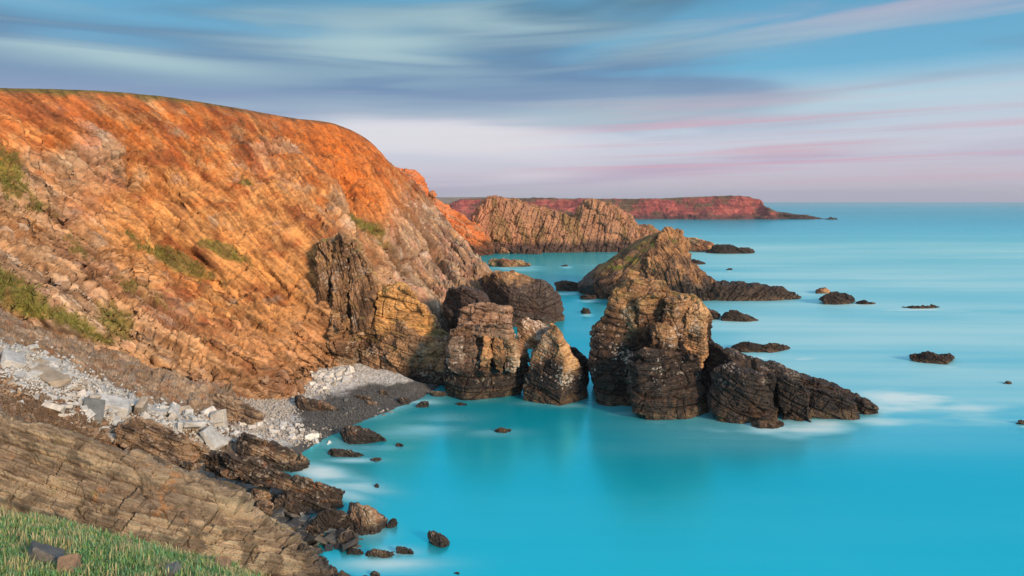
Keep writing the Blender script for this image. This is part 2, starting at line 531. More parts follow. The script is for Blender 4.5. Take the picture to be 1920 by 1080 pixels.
def build_cliff():
    ctrl = []
    for c in CC:
        w = np.array([at(*p) for p in c])
        cr = w[0]; ft = w[-1]
        out = [cr + (-95, 45, .5), cr + (-34, 14, 1.6), cr + (-9, 3.0, .9)] + list(w) + [ft + (1.5, -1.5, -3.5), ft + (2, -2, -8)]
        ctrl.append(out)
    C = np.array(ctrl)
    nu, nv = 960, 560
    tu = even_t(C, nu)
    # more rows on the visible face than on the plateau
    rows = C.shape[1]
    tv = np.interp(np.linspace(0, 1, nv), [0, .04, .10, .98, 1], [0, 1, 2, rows - 2, rows - 1])
    A = crom(C, tu)                                   # nu x rows x 3
    V = crom(np.swapaxes(A, 0, 1), tv)                # nv x nu x 3
    V = np.ascontiguousarray(np.swapaxes(V, 0, 1))    # nu x nv x 3
    Q = grid_quads(nu, nv)
    vv = np.repeat(tv[None], nu, 0).ravel(); uu = np.repeat(tu[:, None], nv, 1).ravel()
    base = V.reshape(-1, 3)
    # ---- bedding: height above a reference bed, integrated from the dip of the traces measured along the face
    # (about 30 degrees low on the near side, steepening upward and towards the far side)
    gx = np.linspace(-650, 1050, 32); gy = np.linspace(120, 800, 17)
    GX, GY = np.meshgrid(gx, gy, indexing='ij')
    th = np.radians(np.clip(30 + .036 * (GX - 150) + .05 * (560 - GY), 22, 62) - 16 * np.exp(-((GX - 470) / 140) ** 2 - ((GY - 640) / 90) ** 2))
    n0, n1_ = GX.shape; ids = np.arange(n0 * n1_).reshape(n0, n1_)
    hx, hy = gx[1] - gx[0], gy[1] - gy[0]
    D = np.zeros((2 * (n0 - 1) * (n1_ - 1), n0 * n1_)); R = np.zeros(len(D)); r = 0
    for i in range(n0 - 1):
        for j in range(n1_ - 1):
            t = th[i, j]; ct, st_ = math.cos(t), math.sin(t)
            for (cx, cy, wgt, val) in ((ct, st_, 1.0, 0.0), (st_, -ct, .3, .092)):
                D[r, ids[i + 1, j]] += .5 * cx / hx * wgt; D[r, ids[i + 1, j + 1]] += .5 * cx / hx * wgt
                D[r, ids[i, j]] -= .5 * cx / hx * wgt; D[r, ids[i, j + 1]] -= .5 * cx / hx * wgt
                D[r, ids[i, j + 1]] += .5 * cy / hy * wgt; D[r, ids[i + 1, j + 1]] += .5 * cy / hy * wgt
                D[r, ids[i, j]] -= .5 * cy / hy * wgt; D[r, ids[i + 1, j]] -= .5 * cy / hy * wgt
                R[r] = val * wgt; r += 1
    AtA = D.T @ D + 1e-9 * np.eye(D.shape[1]); S = np.linalg.solve(AtA, D.T @ R).reshape(n0, n1_)
    S -= S.mean()
    pxb = np.clip(CX + F * base[:, 0] / base[:, 1], gx[0], gx[-1]); pyb = np.clip(HY + F * (H - base[:, 2]) / base[:, 1], gy[0], gy[-1])
    fi = (pxb - gx[0]) / hx; fj = (pyb - gy[0]) / hy
    i0 = np.clip(fi.astype(int), 0, n0 - 2); j0 = np.clip(fj.astype(int), 0, n1_ - 2); u, w = fi - i0, fj - j0
    u = u * 1.0; s = S[i0, j0] * (1 - u) * (1 - w) + S[i0 + 1, j0] * u * (1 - w) + S[i0, j0 + 1] * (1 - u) * w + S[i0 + 1, j0 + 1] * u * w
    me = new_mesh('cliff', base, Q)
    N = normals(me)
    if N[:, 2].mean() < 0: me.flip_normals(); me.update(); N = normals(me)
    # ---- large relief: buttress step, gullies running down dip, bulges
    face = sstep(2.0, 3.2, vv) * (1 - sstep(rows - 2.3, rows - 1.6, vv))
    g = np.stack([uu * 1.9 - vv * .30, vv * .55, uu * 0], 1)
    gul = ridged(g, .55, 3, 5)
    big = fbm(base, 22, 4, 3); n_w = fbm(base, 18, 3, 9); a0 = base @ np.array([.25, .9, -.35])
    step = sstep(7.15, 7.42, uu + .16 * (vv - 3) - .05 * fbm(base, 9, 2, 6))
    dia = ridged(np.stack([s * .16 + .9 * n_w, a0 * .02, 0 * s], 1), 1.0, 4, 8)
    d0 = face * (1.6 * big * sstep(2.9, 3.6, vv) + (.5 * gul + 1.5 * dia + 2.0 * ridged(np.stack([s * .065 + .5 * n_w, a0 * .008, 0 * s], 1), 1.0, 2, 18)) * sstep(3.0, 4.0, vv)) 
    V1 = base + N * d0[:, None]
    setco(me, V1); N = normals(me)
    a = V1 @ np.array([.25, .9, -.35]); b = V1 @ np.array([.85, -.2, -.45])
    bed = np.stack([a, b, s], 1)
    d, lay, crack, bw = relief(V1, bed, 11,  [(4.6, 17, 2.0), (1.7, 9, 1.0), (.7, 4.5, .50), (.3, 2.0, .22)], .05, (.2, 2.6), .05, (1.0, 5.0), (3.0, 3.0, .8))
    d -= .45 * crack * (crack > .25)
    n_big = fbm(V1, 14, 4, 21); n_mid = fbm(V1, 4, 4, 22); n_fin = fbm(V1, 1.1, 3, 23)
    # earth-mantled parts weather smoother than the naked beds
    v01 = (vv - 3) / 4.0                              # 0 crest .. 1 foot
    soil = sstep(.05, .35, .46 - v01 + .55 * n_big + .30 * n_mid)
    rough = (.50 + .50 * (1 - soil)) * face * sstep(2.9, 3.5, vv) * (1 - .45 * np.exp(-(((uu - 6.0) / 1.6) ** 2 + ((vv - 5.3) / 1.3) ** 2)))
    lam = fbm(np.stack([bw[:, 0] * .035, bw[:, 1] * .035, bw[:, 2] * .55], 1), 1.0, 5, 47, .62)      # colour of single beds
    rub = .22 * fbm(V1, 1.3, 4, 31) + .10 * ridged(V1, .7, 3, 32)
    V2 = V1 + N * (d * rough + rub * face * soil * sstep(2.9, 3.4, vv) + .25 * n_mid * (1 - face))[:, None]
    setco(me, V2); N2 = normals(me)
    X, Y, Z = V2.T
    px = CX + F * X / Y; py = HY + F * (H - Z) / Y
    # ---- colours of the rock, earth and turf
    rockc = mix(np.array(GREYTAN)[None] * np.ones((len(V2), 1)), TAN, sstep(-.15, .3, n_big + .3 * lay))
    rockc = mix(rockc, PINK, .8 * sstep(0, .3, fbm(V1, 10, 3, 41) + .2 * lay))
    rockc = mix(rockc, BROWN, .75 * sstep(.05, .35, .6 * lay + .5 * fbm(V1, 2.4, 3, 42)))
    rockc = mix(rockc, WHITE, .55 * sstep(.25, .42, fbm(bw * np.array([.25, .25, 1]), 1.0, 3, 43) + .5 * fbm(V1, 6, 2, 44)))
    amber = mix(np.array(AMBER)[None] * np.ones((len(V2), 1)), ORANGE, sstep(-.1, .45, .42 - v01 + .6 * n_mid))
    amber = mix(amber, RUST, .85 * sstep(.02, .35, fbm(V1, 7, 4, 45) + .25 * lay + .25 * n_fin))
    amber = mix(amber, (.20, .09, .04), .7 * sstep(.12, .35, fbm(bw * np.array([.3, .3, 1.0]), 2.0, 4, 46)))
    # ochre wash lower in the middle of the face, the orange amphitheatre of the second spur
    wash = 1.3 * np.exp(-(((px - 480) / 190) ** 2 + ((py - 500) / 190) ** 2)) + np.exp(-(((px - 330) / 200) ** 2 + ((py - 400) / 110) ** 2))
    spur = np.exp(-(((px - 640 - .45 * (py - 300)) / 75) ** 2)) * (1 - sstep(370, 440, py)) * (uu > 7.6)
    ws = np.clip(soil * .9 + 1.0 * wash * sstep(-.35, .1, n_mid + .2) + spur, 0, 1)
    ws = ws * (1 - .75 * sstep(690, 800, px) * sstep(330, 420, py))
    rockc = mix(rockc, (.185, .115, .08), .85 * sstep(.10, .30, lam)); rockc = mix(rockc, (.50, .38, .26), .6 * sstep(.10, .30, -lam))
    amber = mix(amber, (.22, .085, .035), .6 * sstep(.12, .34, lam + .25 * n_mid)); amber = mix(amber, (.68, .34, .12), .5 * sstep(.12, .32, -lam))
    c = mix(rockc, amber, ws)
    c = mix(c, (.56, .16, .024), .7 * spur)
    # warm lower cave wall
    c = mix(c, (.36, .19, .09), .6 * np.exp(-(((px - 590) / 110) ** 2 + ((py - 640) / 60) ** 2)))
    # turf: crest cap and hanging patches
    gz = sstep(.3, .6, N2[:, 2])
    cap = 1 - sstep(2.82, 3.16, vv + .25 * n_mid + .1 * n_fin)
    cap = np.maximum(cap * (1 - sstep(430, 560, px)), cap * .8)
    tur = np.zeros(len(V2))
    for (gx, gy, rx, ry, wgt) in [(40, 560, 95, 40, 1), (130, 600, 90, 30, .8), (20, 330, 45, 60, .75), (60, 380, 50, 45, .5), (330, 490, 120, 26, .7), (420, 470, 60, 18, .8), (215, 600, 60, 40, .7),
                                  (160, 470, 70, 30, .5), (250, 540, 60, 35, .55), (690, 425, 45, 16, .8), (460, 340, 25, 14, .6), (300, 560, 70, 30, .5), (600, 470, 25, 60, .5), (720, 460, 40, 20, .5), (180, 630, 70, 14, .8)]:
        tur = np.maximum(tur, wgt * np.exp(-(((px - gx) / rx) ** 2 + ((py - gy - .45 * (px - gx)) / ry) ** 2)))
    tur = sstep(.36, .62, tur + .45 * n_mid + .35 * n_fin) * face
    turf = mix(np.array(GRASS)[None] * np.ones((len(V2), 1)), DRYG, sstep(-.2, .3, n_fin + n_mid))
    c = mix(c, (.14, .065, .03), .42 * sstep(.3, .9, crack) * face * sstep(2.9, 3.4, vv))          # darker brown along the partings
    c = mix(c, turf, .9 * tur)
    c = mix(c, mix(np.array((.12, .095, .028))[None] * np.ones((len(V2), 1)), (.14, .075, .03), sstep(300, 520, px)), cap)
    # tide-blackened foot where the sea reaches it
    wt = (1 - sstep(2.5, 6.5, Z + 1.5 * n_mid)) * sstep(690, 800, px)
    c = mix(c, BLACK, .9 * wt)
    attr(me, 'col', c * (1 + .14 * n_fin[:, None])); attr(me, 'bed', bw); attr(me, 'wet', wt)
    cand = np.nonzero(tur > .4)[0]
    global TUFT
    ti = RNG.choice(cand, min(9000, len(cand)))
    TUFT = (V2[ti], N2[ti])
    o = link('cliff', me, M_CLIFF)
    tag(o, 'tall orange cliff of tilted rock beds capped with turf above the cove', None, None, 'structure')
    return o, V2, Q


CLIFF, CV, CQ = build_cliff()

# ================================================================== gully, beach and sea bed (one sheet of ground below the cliff)
GR = [  # rows from the cliff foot towards the camera: (px, py, height)
    [(-260, 540, 22), (-100, 556, 19.5), (0, 580, 17.0), (100, 610, 14.2), (200, 650, 11), (300, 690, 8), (400, 722, 5.5), (480, 676, 5), (580, 662, 4.2), (690, 672, 3.2), (800, 720, .8), (900, 700, -3)],
    [(-260, 575, 20), (-100, 600, 18), (0, 625, 15.5), (100, 662, 12.8), (200, 700, 9.6), (300, 738, 6.6), (400, 765, 4), (485, 715, 3), (585, 700, 2.5), (690, 702, 1.9), (800, 735, .2), (900, 720, -3.5)],
    [(-260, 640, 17.5), (-100, 655, 16), (0, 672, 14.3), (100, 705, 11.8), (200, 745, 8.8), (300, 780, 5.9), (400, 800, 3.3), (490, 760, 1.7), (590, 735, 1.4), (690, 728, 1.0), (800, 750, -.3), (900, 740, -4)],
    [(-260, 710, 15.5), (-100, 725, 14.5), (0, 735, 13.1), (100, 762, 11), (200, 803, 7.6), (300, 832, 4.6), (400, 850, 2.3), (500, 830, 1), (600, 792, .55), (690, 770, .3), (800, 785, -1.2), (900, 790, -4.5)],
    [(-260, 790, 13.5), (-100, 795, 13), (0, 800, 12.0), (100, 830, 9), (200, 866, 6), (300, 892, 3.2), (400, 912, .9), (520, 885, -.05), (620, 840, -.25), (700, 802, -.45), (800, 835, -2.2), (900, 840, -5)],
    [(-260, 860, 12), (-100, 858, 11.3), (0, 862, 10.2), (100, 885, 8), (200, 930, 4.4), (300, 962, 1.2), (400, 985, .4), (520, 985, .25), (640, 960, -.6), (740, 890, -2), (820, 905, -4), (920, 900, -6)],
    [(-260, 960, 9.5), (-100, 960, 8.5), (0, 980, 6.5), (100, 1000, 4.5), (220, 1030, 2), (330, 1060, .2), (450, 1075, -.2), (560, 1070, -.2), (680, 1050, -.5), (780, 1000, -2.5), (860, 980, -5), (960, 980, -7)],
    [(-260, 1100, 5), (-100, 1110, 4), (0, 1130, 2), (100, 1150, 0), (220, 1180, -1), (330, 1200, -1.5), (450, 1210, -2), (560, 1200, -2), (680, 1180, -2.5), (780, 1120, -4), (860, 1080, -6), (960, 1080, -8)],
]


def build_ground():
    C = np.array([[atz(*p) for p in r] for r in GR])        # rows x cols
    n, m = 620, 760
    A = crom(C, even_t(C, n)); B = np.swapaxes(A, 0, 1)
    V = np.swapaxes(crom(B, even_t(B, m)), 0, 1).reshape(-1, 3)
    V = np.ascontiguousarray(V); Q = grid_quads(n, m)
    me = new_mesh('beach', V, Q)
    if normals(me)[:, 2].mean() < 0: me.flip_normals(); me.update()
    X, Y, Z = V.T
    px = CX + F * X / Y; py = HY + F * (H - Z) / Y
    gully = sstep(.5, 3.5, Z) * (1 - sstep(430, 520, px))
    bf = frame((-.42, -.25, .87), (1, .1, -.5))
    d, lay, crack, bw = relief(V, V @ bf, 77, [(1.5, 5, .35), (.6, 1.8, .22), (.25, .8, .12)], .1, (.25, 2.0), .05, (.5, 1.6))
    pz = fbm(V, .55, 4, 78); pm = fbm(V, 3.5, 3, 79); pf = fbm(V, .22, 2, 80)
    peb = ridged(V, .32, 2, 81)
    up = d * gully * .9 + (1 - gully) * (.05 * peb + .05 * pz + .14 * pm)
    V[:, 2] += up
    setco(me, V)
    c = mix(np.array((.20, .15, .105))[None] * np.ones((len(V), 1)), (.33, .26, .19), sstep(-.2, .3, pm + pz * .5))
    c = mix(c, (.22, .115, .06), .7 * sstep(.0, .3, fbm(V, 2.0, 3, 82)))
    c = mix(c, SLATE, .6 * sstep(.0, .3, fbm(V, 1.1, 3, 83)))
    # long bleached slab ledges running down the gully
    for (x0, y0, x1, y1, wd) in [(-40, 640, 120, 690, 15), (110, 690, 300, 772, 11), (290, 762, 420, 800, 7)]:
        t = np.clip(((px - x0) * (x1 - x0) + (py - y0) * (y1 - y0)) / ((x1 - x0) ** 2 + (y1 - y0) ** 2), 0, 1)
        dd = np.hypot(px - x0 - t * (x1 - x0), py - y0 - t * (y1 - y0))
        c = mix(c, (.36, .41, .44), .9 * (1 - sstep(wd * .7, wd * 1.05, dd + 5 * pm)))
    # beach: pale cobble bank, dark shingle tongue, sunken bed
    shing = np.array((.085, .09, .095))[None] * (1 + .5 * pf[:, None] + .5 * pz[:, None])
    pale = mix(np.array((.34, .37, .385))[None] * np.ones((len(V), 1)), (.54, .57, .59), sstep(-.3, .3, pf + pz))
    wpale = sstep(.05, .25, .55 - ((py - 740 + .24 * (px - 560)) / 60) + .35 * pm) * sstep(1.0, 1.35, Z + .25 * pm)
    wpale = np.maximum(wpale, sstep(.3, .6, np.exp(-(((px - 500) / 70) ** 2 + ((py - 800) / 45) ** 2)) + .25 * pm))
    bc = mix(shing, pale, wpale)
    bc = mix(bc, (.035, .045, .05), .7 * (1 - sstep(-.3, .35, Z)))
    c = mix(bc, c, gully)
    attr(me, 'col', c); attr(me, 'bed', bw); attr(me, 'wet', (1 - gully) * (1 - sstep(.2, .9, Z)) * .8)
    o = link('beach', me, M_NEAR)
    tag(o, 'rubble gully running down to a cobble and dark shingle cove', None, None, 'structure')
    return V, Q


GV, GQ = build_ground()
sub = GV.reshape(620, 760, 3)[::3, ::3]
GBVH = BVHTree.FromPolygons([tuple(p) for p in sub.reshape(-1, 3)], [tuple(int(i) for i in q) for q in grid_quads(*sub.shape[:2])])


def pick(px, py, bvhs=None):
    d = Vector(at(px, py, 1.0)) - Vector((0, 0, H)); d.normalize()
    best = None
    for b in (bvhs or [GBVH]):
        h = b.ray_cast(Vector((0, 0, H)), d)
        if h[0] is not None and (best is None or h[3] < best[1]): best = (h[0], h[3], h[1])
    return best


# ================================================================== strata ribs in the near left
def rib_surface(name, rows, nu, nv, bf, seed, levels, colour, label, cat, big=(.3, 6), m=M_NEAR):
    C = np.array([[at(*p[:3]) if len(p) == 3 else atz(p[0], p[1], p[2]) for p in r] for r in rows])
    A = crom(C, even_t(C, nv)); B = np.swapaxes(A, 0, 1)
    V = np.ascontiguousarray(np.swapaxes(crom(B, even_t(B, nu)), 0, 1).reshape(-1, 3)); Q = grid_quads(nv, nu)
    me = new_mesh(name, V, Q)
    N = normals(me)
    if N[:, 1].mean() > 0: me.flip_normals(); me.update(); N = normals(me)
    V = V + N * (big[0] * fbm(V, big[1], 3, seed + 3))[:, None]
    setco(me, V); N = normals(me)
    bed = V @ bf
    d, lay, crack, bw = relief(V, bed, seed, levels, .05, (.06, 1.1), .02, (.30, 2.4), (3.2, 3.2, .6))
    V = V + N * d[:, None]
    setco(me, V); N = normals(me)
    c, w = colour(V, N, bw, lay, crack, seed)
    attr(me, 'col', c); attr(me, 'bed', bw); attr(me, 'wet', w)
    return tag(link(name, me, m), label, cat), V, Q


def col_rib(V, N, bed, lay, crack, seed):
    n1 = fbm(V, 4, 4, seed + 1); n2 = fbm(V, .9, 4, seed + 2); st = fbm(bed * np.array([.15, .15, 1.3]), .5, 4, seed + 3)
    c = mix(np.array((.165, .14, .11))[None] * np.ones((len(V), 1)), (.30, .255, .185), sstep(-.2, .3, st + .4 * lay))
    c = mix(c, (.15, .13, .11), .8 * sstep(0, .3, n1 + .5 * st))
    c = mix(c, (.33, .19, .09), .7 * sstep(.15, .35, n2 * .6 + n1 - .1))
    c = mix(c, (.085, .07, .055), .8 * sstep(.1, .3, fbm(V, 1.8, 4, seed + 4) + .4 * lay))
    c = mix(c, (.13, .14, .04), .6 * sstep(.28, .4, fbm(V, 1.2, 3, seed + 6)) * sstep(.4, .7, N[:, 2]))
    px = CX + F * V[:, 0] / V[:, 1]
    dk = sstep(500, 640, px + 90 * n1) * (1 - sstep(1.5, 5.0, V[:, 2] + n1))
    c = mix(c, (.05, .045, .042), .85 * dk)
    oc = np.exp(-(((px - 570) / 45) ** 2)) * sstep(0, .25, n1 + n2 * .5) * sstep(2.5, 4, V[:, 2])
    c = mix(c, (.42, .17, .06), oc)
    return c, dk


R1 = [
    [(-160, 800, 53), (0, 830, 54.5), (160, 872, 55.5), (300, 917, 56), (480, 990, 57), (570, 1036, 58), (630, 1080, 58), (670, 1110, 57)],
    [(-160, 757, 51), (0, 790, 52), (160, 832, 53), (300, 880, 54), (480, 957, 55.5), (565, 1012, 56.5), (625, 1066, 57.2), (665, 1100, 56)],
    [(-160, 742, 49.5), (0, 776, 50.3), (160, 820, 51.2), (300, 870, 52.2), (480, 952, 54), (560, 1008, 55), (622, 1066, 56), (662, 1102, 55)],
    [(-160, 815, 47.8), (0, 850, 48.5), (160, 892, 49.2), (300, 935, 50), (460, 990, 51.8), (550, 1030, 53), (635, 1075, 54.3), (685, 1095, 54)],
    [(-160, 890, 46.3), (0, 925, 46.8), (160, 965, 47.4), (300, 1005, 48.2), (450, 1050, 50), (545, 1080, 51.3), (635, 1105, 52.6), (690, 1115, 53)],
    [(-160, 970, 44.5), (0, 1005, 45), (160, 1045, 45.8), (300, 1080, 46.8), (440, 1120, 48.4), (540, 1140, 49.8), (635, 1150, 51.2), (690, 1150, 52)],
    [(-160, 1100, 42), (0, 1130, 42), (160, 1160, 43), (300, 1190, 44), (440, 1210, 46), (540, 1220, 48), (635, 1210, 50), (690, 1200, 51)],
]
BF1 = frame((.33, .24, .91), (1, -.2, -.34))
RIB1, RV, RQ = rib_surface('rock_rib', R1, 980, 420, BF1, 301, [(1.5, 7, 1.05), (.55, 3.2, .55), (.22, 1.6, .26), (.1, .8, .10)], col_rib,
                           'long buff rib of thin tilted beds just beyond the grass', 'rock rib')


def col_dark(tan):
    def f(V, N, bed, lay, crack, seed, **k):
        n1 = fbm(V, 3, 4, seed + 1); n2 = fbm(V, .8, 4, seed + 2); st = fbm(bed * np.array([.15, .15, 1.3]), .5, 4, seed + 3)
        c = mix(np.array((.045, .04, .038))[None] * np.ones((len(V), 1)), (.125, .098, .078), sstep(-.1, .4, st + .5 * n1 + tan))
        c = mix(c, (.26, .20, .14), sstep(.05, .35, n1 + .5 * st + tan - .15))
        c = mix(c, (.24, .12, .06), .4 * sstep(.2, .4, n2 + .5 * n1))
        c = mix(c, (.42, .40, .36), .5 * sstep(.22, .34, fbm(V, .45, 3, seed + 5) + .3 * n1))
        w = 1 - sstep(.3, 1.6, V[:, 2] + .5 * n1)
        c = mix(c, (.028, .028, .028), .8 * w)
        return c, .2 + .7 * w
    return f


LV_NEAR = [(.9, 3.8, .26), (.34, 1.8, .13), (.14, .8, .05)]
BFN = frame((.36, .20, .91), (1, -.1, -.4))
rock('rock_ledge', [
    dict(part='block', poly=[(216, 806), (250, 786), (300, 800), (352, 824), (394, 850), (388, 866), (345, 868), (300, 858), (255, 848), (214, 832)], Y0=64.5, thick=4, lean=.25, kw=dict(colour=col_dark(.32))),
    dict(part='ledge', poly=[(225, 848), (300, 862), (345, 870), (378, 874), (350, 884), (300, 878), (240, 864)], Y0=63, thick=3, lean=.25, kw=dict(colour=col_dark(.12))),
    dict(part='spur', poly=[(352, 858), (400, 850), (440, 854), (490, 868), (540, 889), (600, 910), (668, 936), (650, 946), (600, 938), (540, 921), (470, 904), (400, 888), (352, 880)], Y0=66.5, thick=3.2, lean=.3, kw=dict(colour=col_dark(0))),
], .085, BFN, 320, LV_NEAR, M_NEAR, 'dark brown slanting ledge reaching from the scree into the white wash', 'rock ledge', cuts=10, amp1=(.25, 3), fb=(.16, 1.0), rough=.03)
rock('rock_ledge', [dict(poly=[(436, 832), (455, 816), (500, 826), (545, 846), (582, 868), (575, 880), (540, 884), (500, 874), (440, 858)], Y0=76.5, thick=3, lean=.3)],
     .09, BFN, 331, LV_NEAR, M_NEAR, 'dark layered rock hump with a pale underside below the slab scree', 'rock ledge', amp1=(.4, 3), fb=(.16, 1.0), rough=.03, colour=col_dark(.02))
rock('rock_ledge', [dict(poly=[(372, 752), (410, 742), (450, 754), (500, 778), (480, 795), (430, 786), (385, 772)], Y0=86, thick=3, lean=.5)],
     .11, BFN, 332, LV_NEAR, M_NEAR, 'brown broken beds sticking out of the slabs at the top of the beach', 'rock ledge', amp1=(.4, 3), fb=(.16, 1.0), rough=.03, colour=col_dark(.35))
rock('rock_ledge', [dict(poly=[(500, 655), (530, 640), (600, 652), (660, 668), (690, 690), (600, 690), (520, 684)], Y0=117, thick=7, lean=.7)],
     .15, frame((.1, -.3, .95)), 333, LV_STACK, M_NEAR, 'flat orange brown rock step at the back of the cove behind the white cobbles', 'rock ledge', amp1=(.5, 4), colour=col_dark(.45))
rock('rock_rib', [dict(poly=[(210, 600), (250, 596), (330, 625), (420, 672), (500, 712), (480, 742), (420, 742), (330, 712), (240, 665), (205, 630)], Y0=90, thick=8, lean=.9, bulge=1.2)],
     .12, frame((.44, .16, .88), (1, 0, -.5)), 334, [(1.3, 6, .5), (.5, 2.5, .26), (.2, 1.0, .1)], M_NEAR, 'purplish brown tongue of thin beds sloping from the turf down to the cobbles', 'rock rib', amp1=(.5, 5),
     colour=lambda V, N, bed, lay, crack, seed: (mix(mix(np.array((.20, .135, .10))[None] * np.ones((len(V), 1)), (.36, .26, .18), sstep(-.1, .3, fbm(bed * np.array([.15, .15, 1]), .6, 4, seed) + .4 * fbm(V, 4, 3, seed + 1))),
                                                  (.115, .085, .075), .8 * sstep(0, .3, fbm(V, 3, 4, seed + 2) + .2 * lay)), np.zeros(len(V))))

# ================================================================== buttress and fin at the foot of the cliff
col_but = dict(wet_z=3.2, tide=.9, tops=((.50, .29, .12), (.58, .34, .13)), body=(.25, .15, .075), top_z=8, speck=.3, moss=.5)
col_fin = dict(wet_z=0, tide=.2, tops=((.33, .20, .105), (.45, .28, .14)), body=(.19, .115, .068), top_z=26, speck=.45, moss=.8)
VF0 = frame((.9, .2, .25), (-.2, .1, 1))
rock('rock_buttress', [
    dict(part='core', poly=[(588, 480), (598, 452), (622, 450), (645, 440), (668, 452), (695, 505), (715, 546), (745, 541), (765, 548), (800, 588), (832, 624), (841, 655), (834, 705), (810, 728), (712, 728), (690, 712), (668, 682), (640, 662), (606, 640), (590, 560)],
         Y0=111.5, thick=20, lean=.38, bulge=1.0, inset=.92, step=.2, kw=dict(cuts=8, ckw=dict(wet_z=2.5, tide=.5, tops=((.33, .21, .12), (.46, .29, .14)), body=(.17, .11, .07), top_z=18, speck=.4, moss=.6))),
    dict(part='nose', poly=[(715, 560), (745, 542), (765, 548), (800, 588), (832, 622), (840, 650), (835, 700), (815, 726), (770, 732), (712, 728), (700, 690), (705, 620)], Y0=107, thick=20, lean=.42, bulge=2.5, slant=.012, skew=(-3, 2), inset=.86, levels=[(3.2, 7, .45), (1.3, 4, .22), (.5, 2, .09)], kw=dict(ckw=col_but, fac=(.7, 5.0), amp1=(.6, 6))),
    dict(part='flank', poly=[(640, 600), (672, 572), (715, 560), (735, 600), (722, 680), (722, 724), (695, 718), (672, 690), (655, 650)], Y0=111, thick=16, lean=.3, bulge=1.4, kw=dict(ckw=dict(col_fin, wet_z=3.0))),
    dict(part='pinnacle', poly=[(590, 472), (602, 448), (618, 452), (623, 520), (614, 592), (596, 580)], Y0=109.5, thick=14, lean=.36, bulge=.8, step=.5, bedf=VF0, kw=dict(ckw=col_fin, cuts=10)),
    dict(part='pinnacle', poly=[(620, 458), (640, 440), (651, 452), (654, 530), (642, 612), (624, 600)], Y0=107.2, thick=14, lean=.38, bulge=.9, step=.5, bedf=VF0, kw=dict(ckw=col_fin, cuts=10)),
    dict(part='pinnacle', poly=[(651, 452), (668, 452), (690, 498), (708, 545), (694, 610), (664, 618), (654, 540)], Y0=107.6, thick=15, lean=.38, bulge=.9, step=.5, bedf=VF0, kw=dict(ckw=dict(col_fin, tops=((.32, .2, .12), (.46, .30, .17))), cuts=10)),
    dict(part='pinnacle', poly=[(600, 600), (625, 585), (652, 600), (672, 640), (660, 668), (630, 662), (604, 640)], Y0=110, thick=12, lean=.3, bulge=.9, step=.5, kw=dict(ckw=col_fin, cuts=10)),
], .16, frame((.15, -.2, .97), (1, .2, 0)), 340, [(2.2, 4.4, .40), (.9, 2.2, .26), (.36, 1.0, .11)], M_STACK, 'sandy yellow buttress with a dark craggy fin above it between cobble beach and sea', 'rock buttress', amp1=(.9, 6))

# ================================================================== rocks behind the buttress
rock('slab_rock', [dict(poly=[(838, 545), (868, 536), (905, 552), (928, 585), (925, 608), (880, 606), (850, 600), (834, 580)], Y0=140, thick=14, lean=.2)],
     .2, frame((.12, -.35, .93)), 351, LV_STACK, M_STACK, 'dark purple slab in the hollow of the cliff above the block shaped rock', ckw=dict(wet_z=40, speck=.25, lows=(.05, .04, .042)))
rock('block_rock', [
    dict(part='block', poly=[(915, 520), (940, 510), (985, 514), (1030, 530), (1058, 556), (1067, 580), (1055, 607), (1010, 606), (960, 592), (925, 575)], Y0=168, thick=24, lean=.35, bulge=3, skew=(-4, 0)),
    dict(part='cap', poly=[(948, 530), (952, 518), (963, 511), (972, 520), (985, 530), (975, 542), (955, 542)], Y0=173, thick=6, lean=.2, label='pale rubble heap on top', kw=dict(ckw=dict(wet_z=-5, body=TAN, speck=.5))),
    dict(part='ledge', poly=[(925, 580), (980, 584), (1040, 597), (1050, 606), (990, 608), (930, 600)], Y0=165, thick=8, lean=.3),
], .22, frame((.16, -.4, .90), (1, .1, -.2)), 352, LV_STACK, M_STACK, 'big dark slab sided rock below the cliff foot with a little pale knob on top', 'rock',
     ckw=dict(wet_z=11, tide=1.0, speck=.2, body=(.15, .10, .075), lows=(.05, .038, .036)))

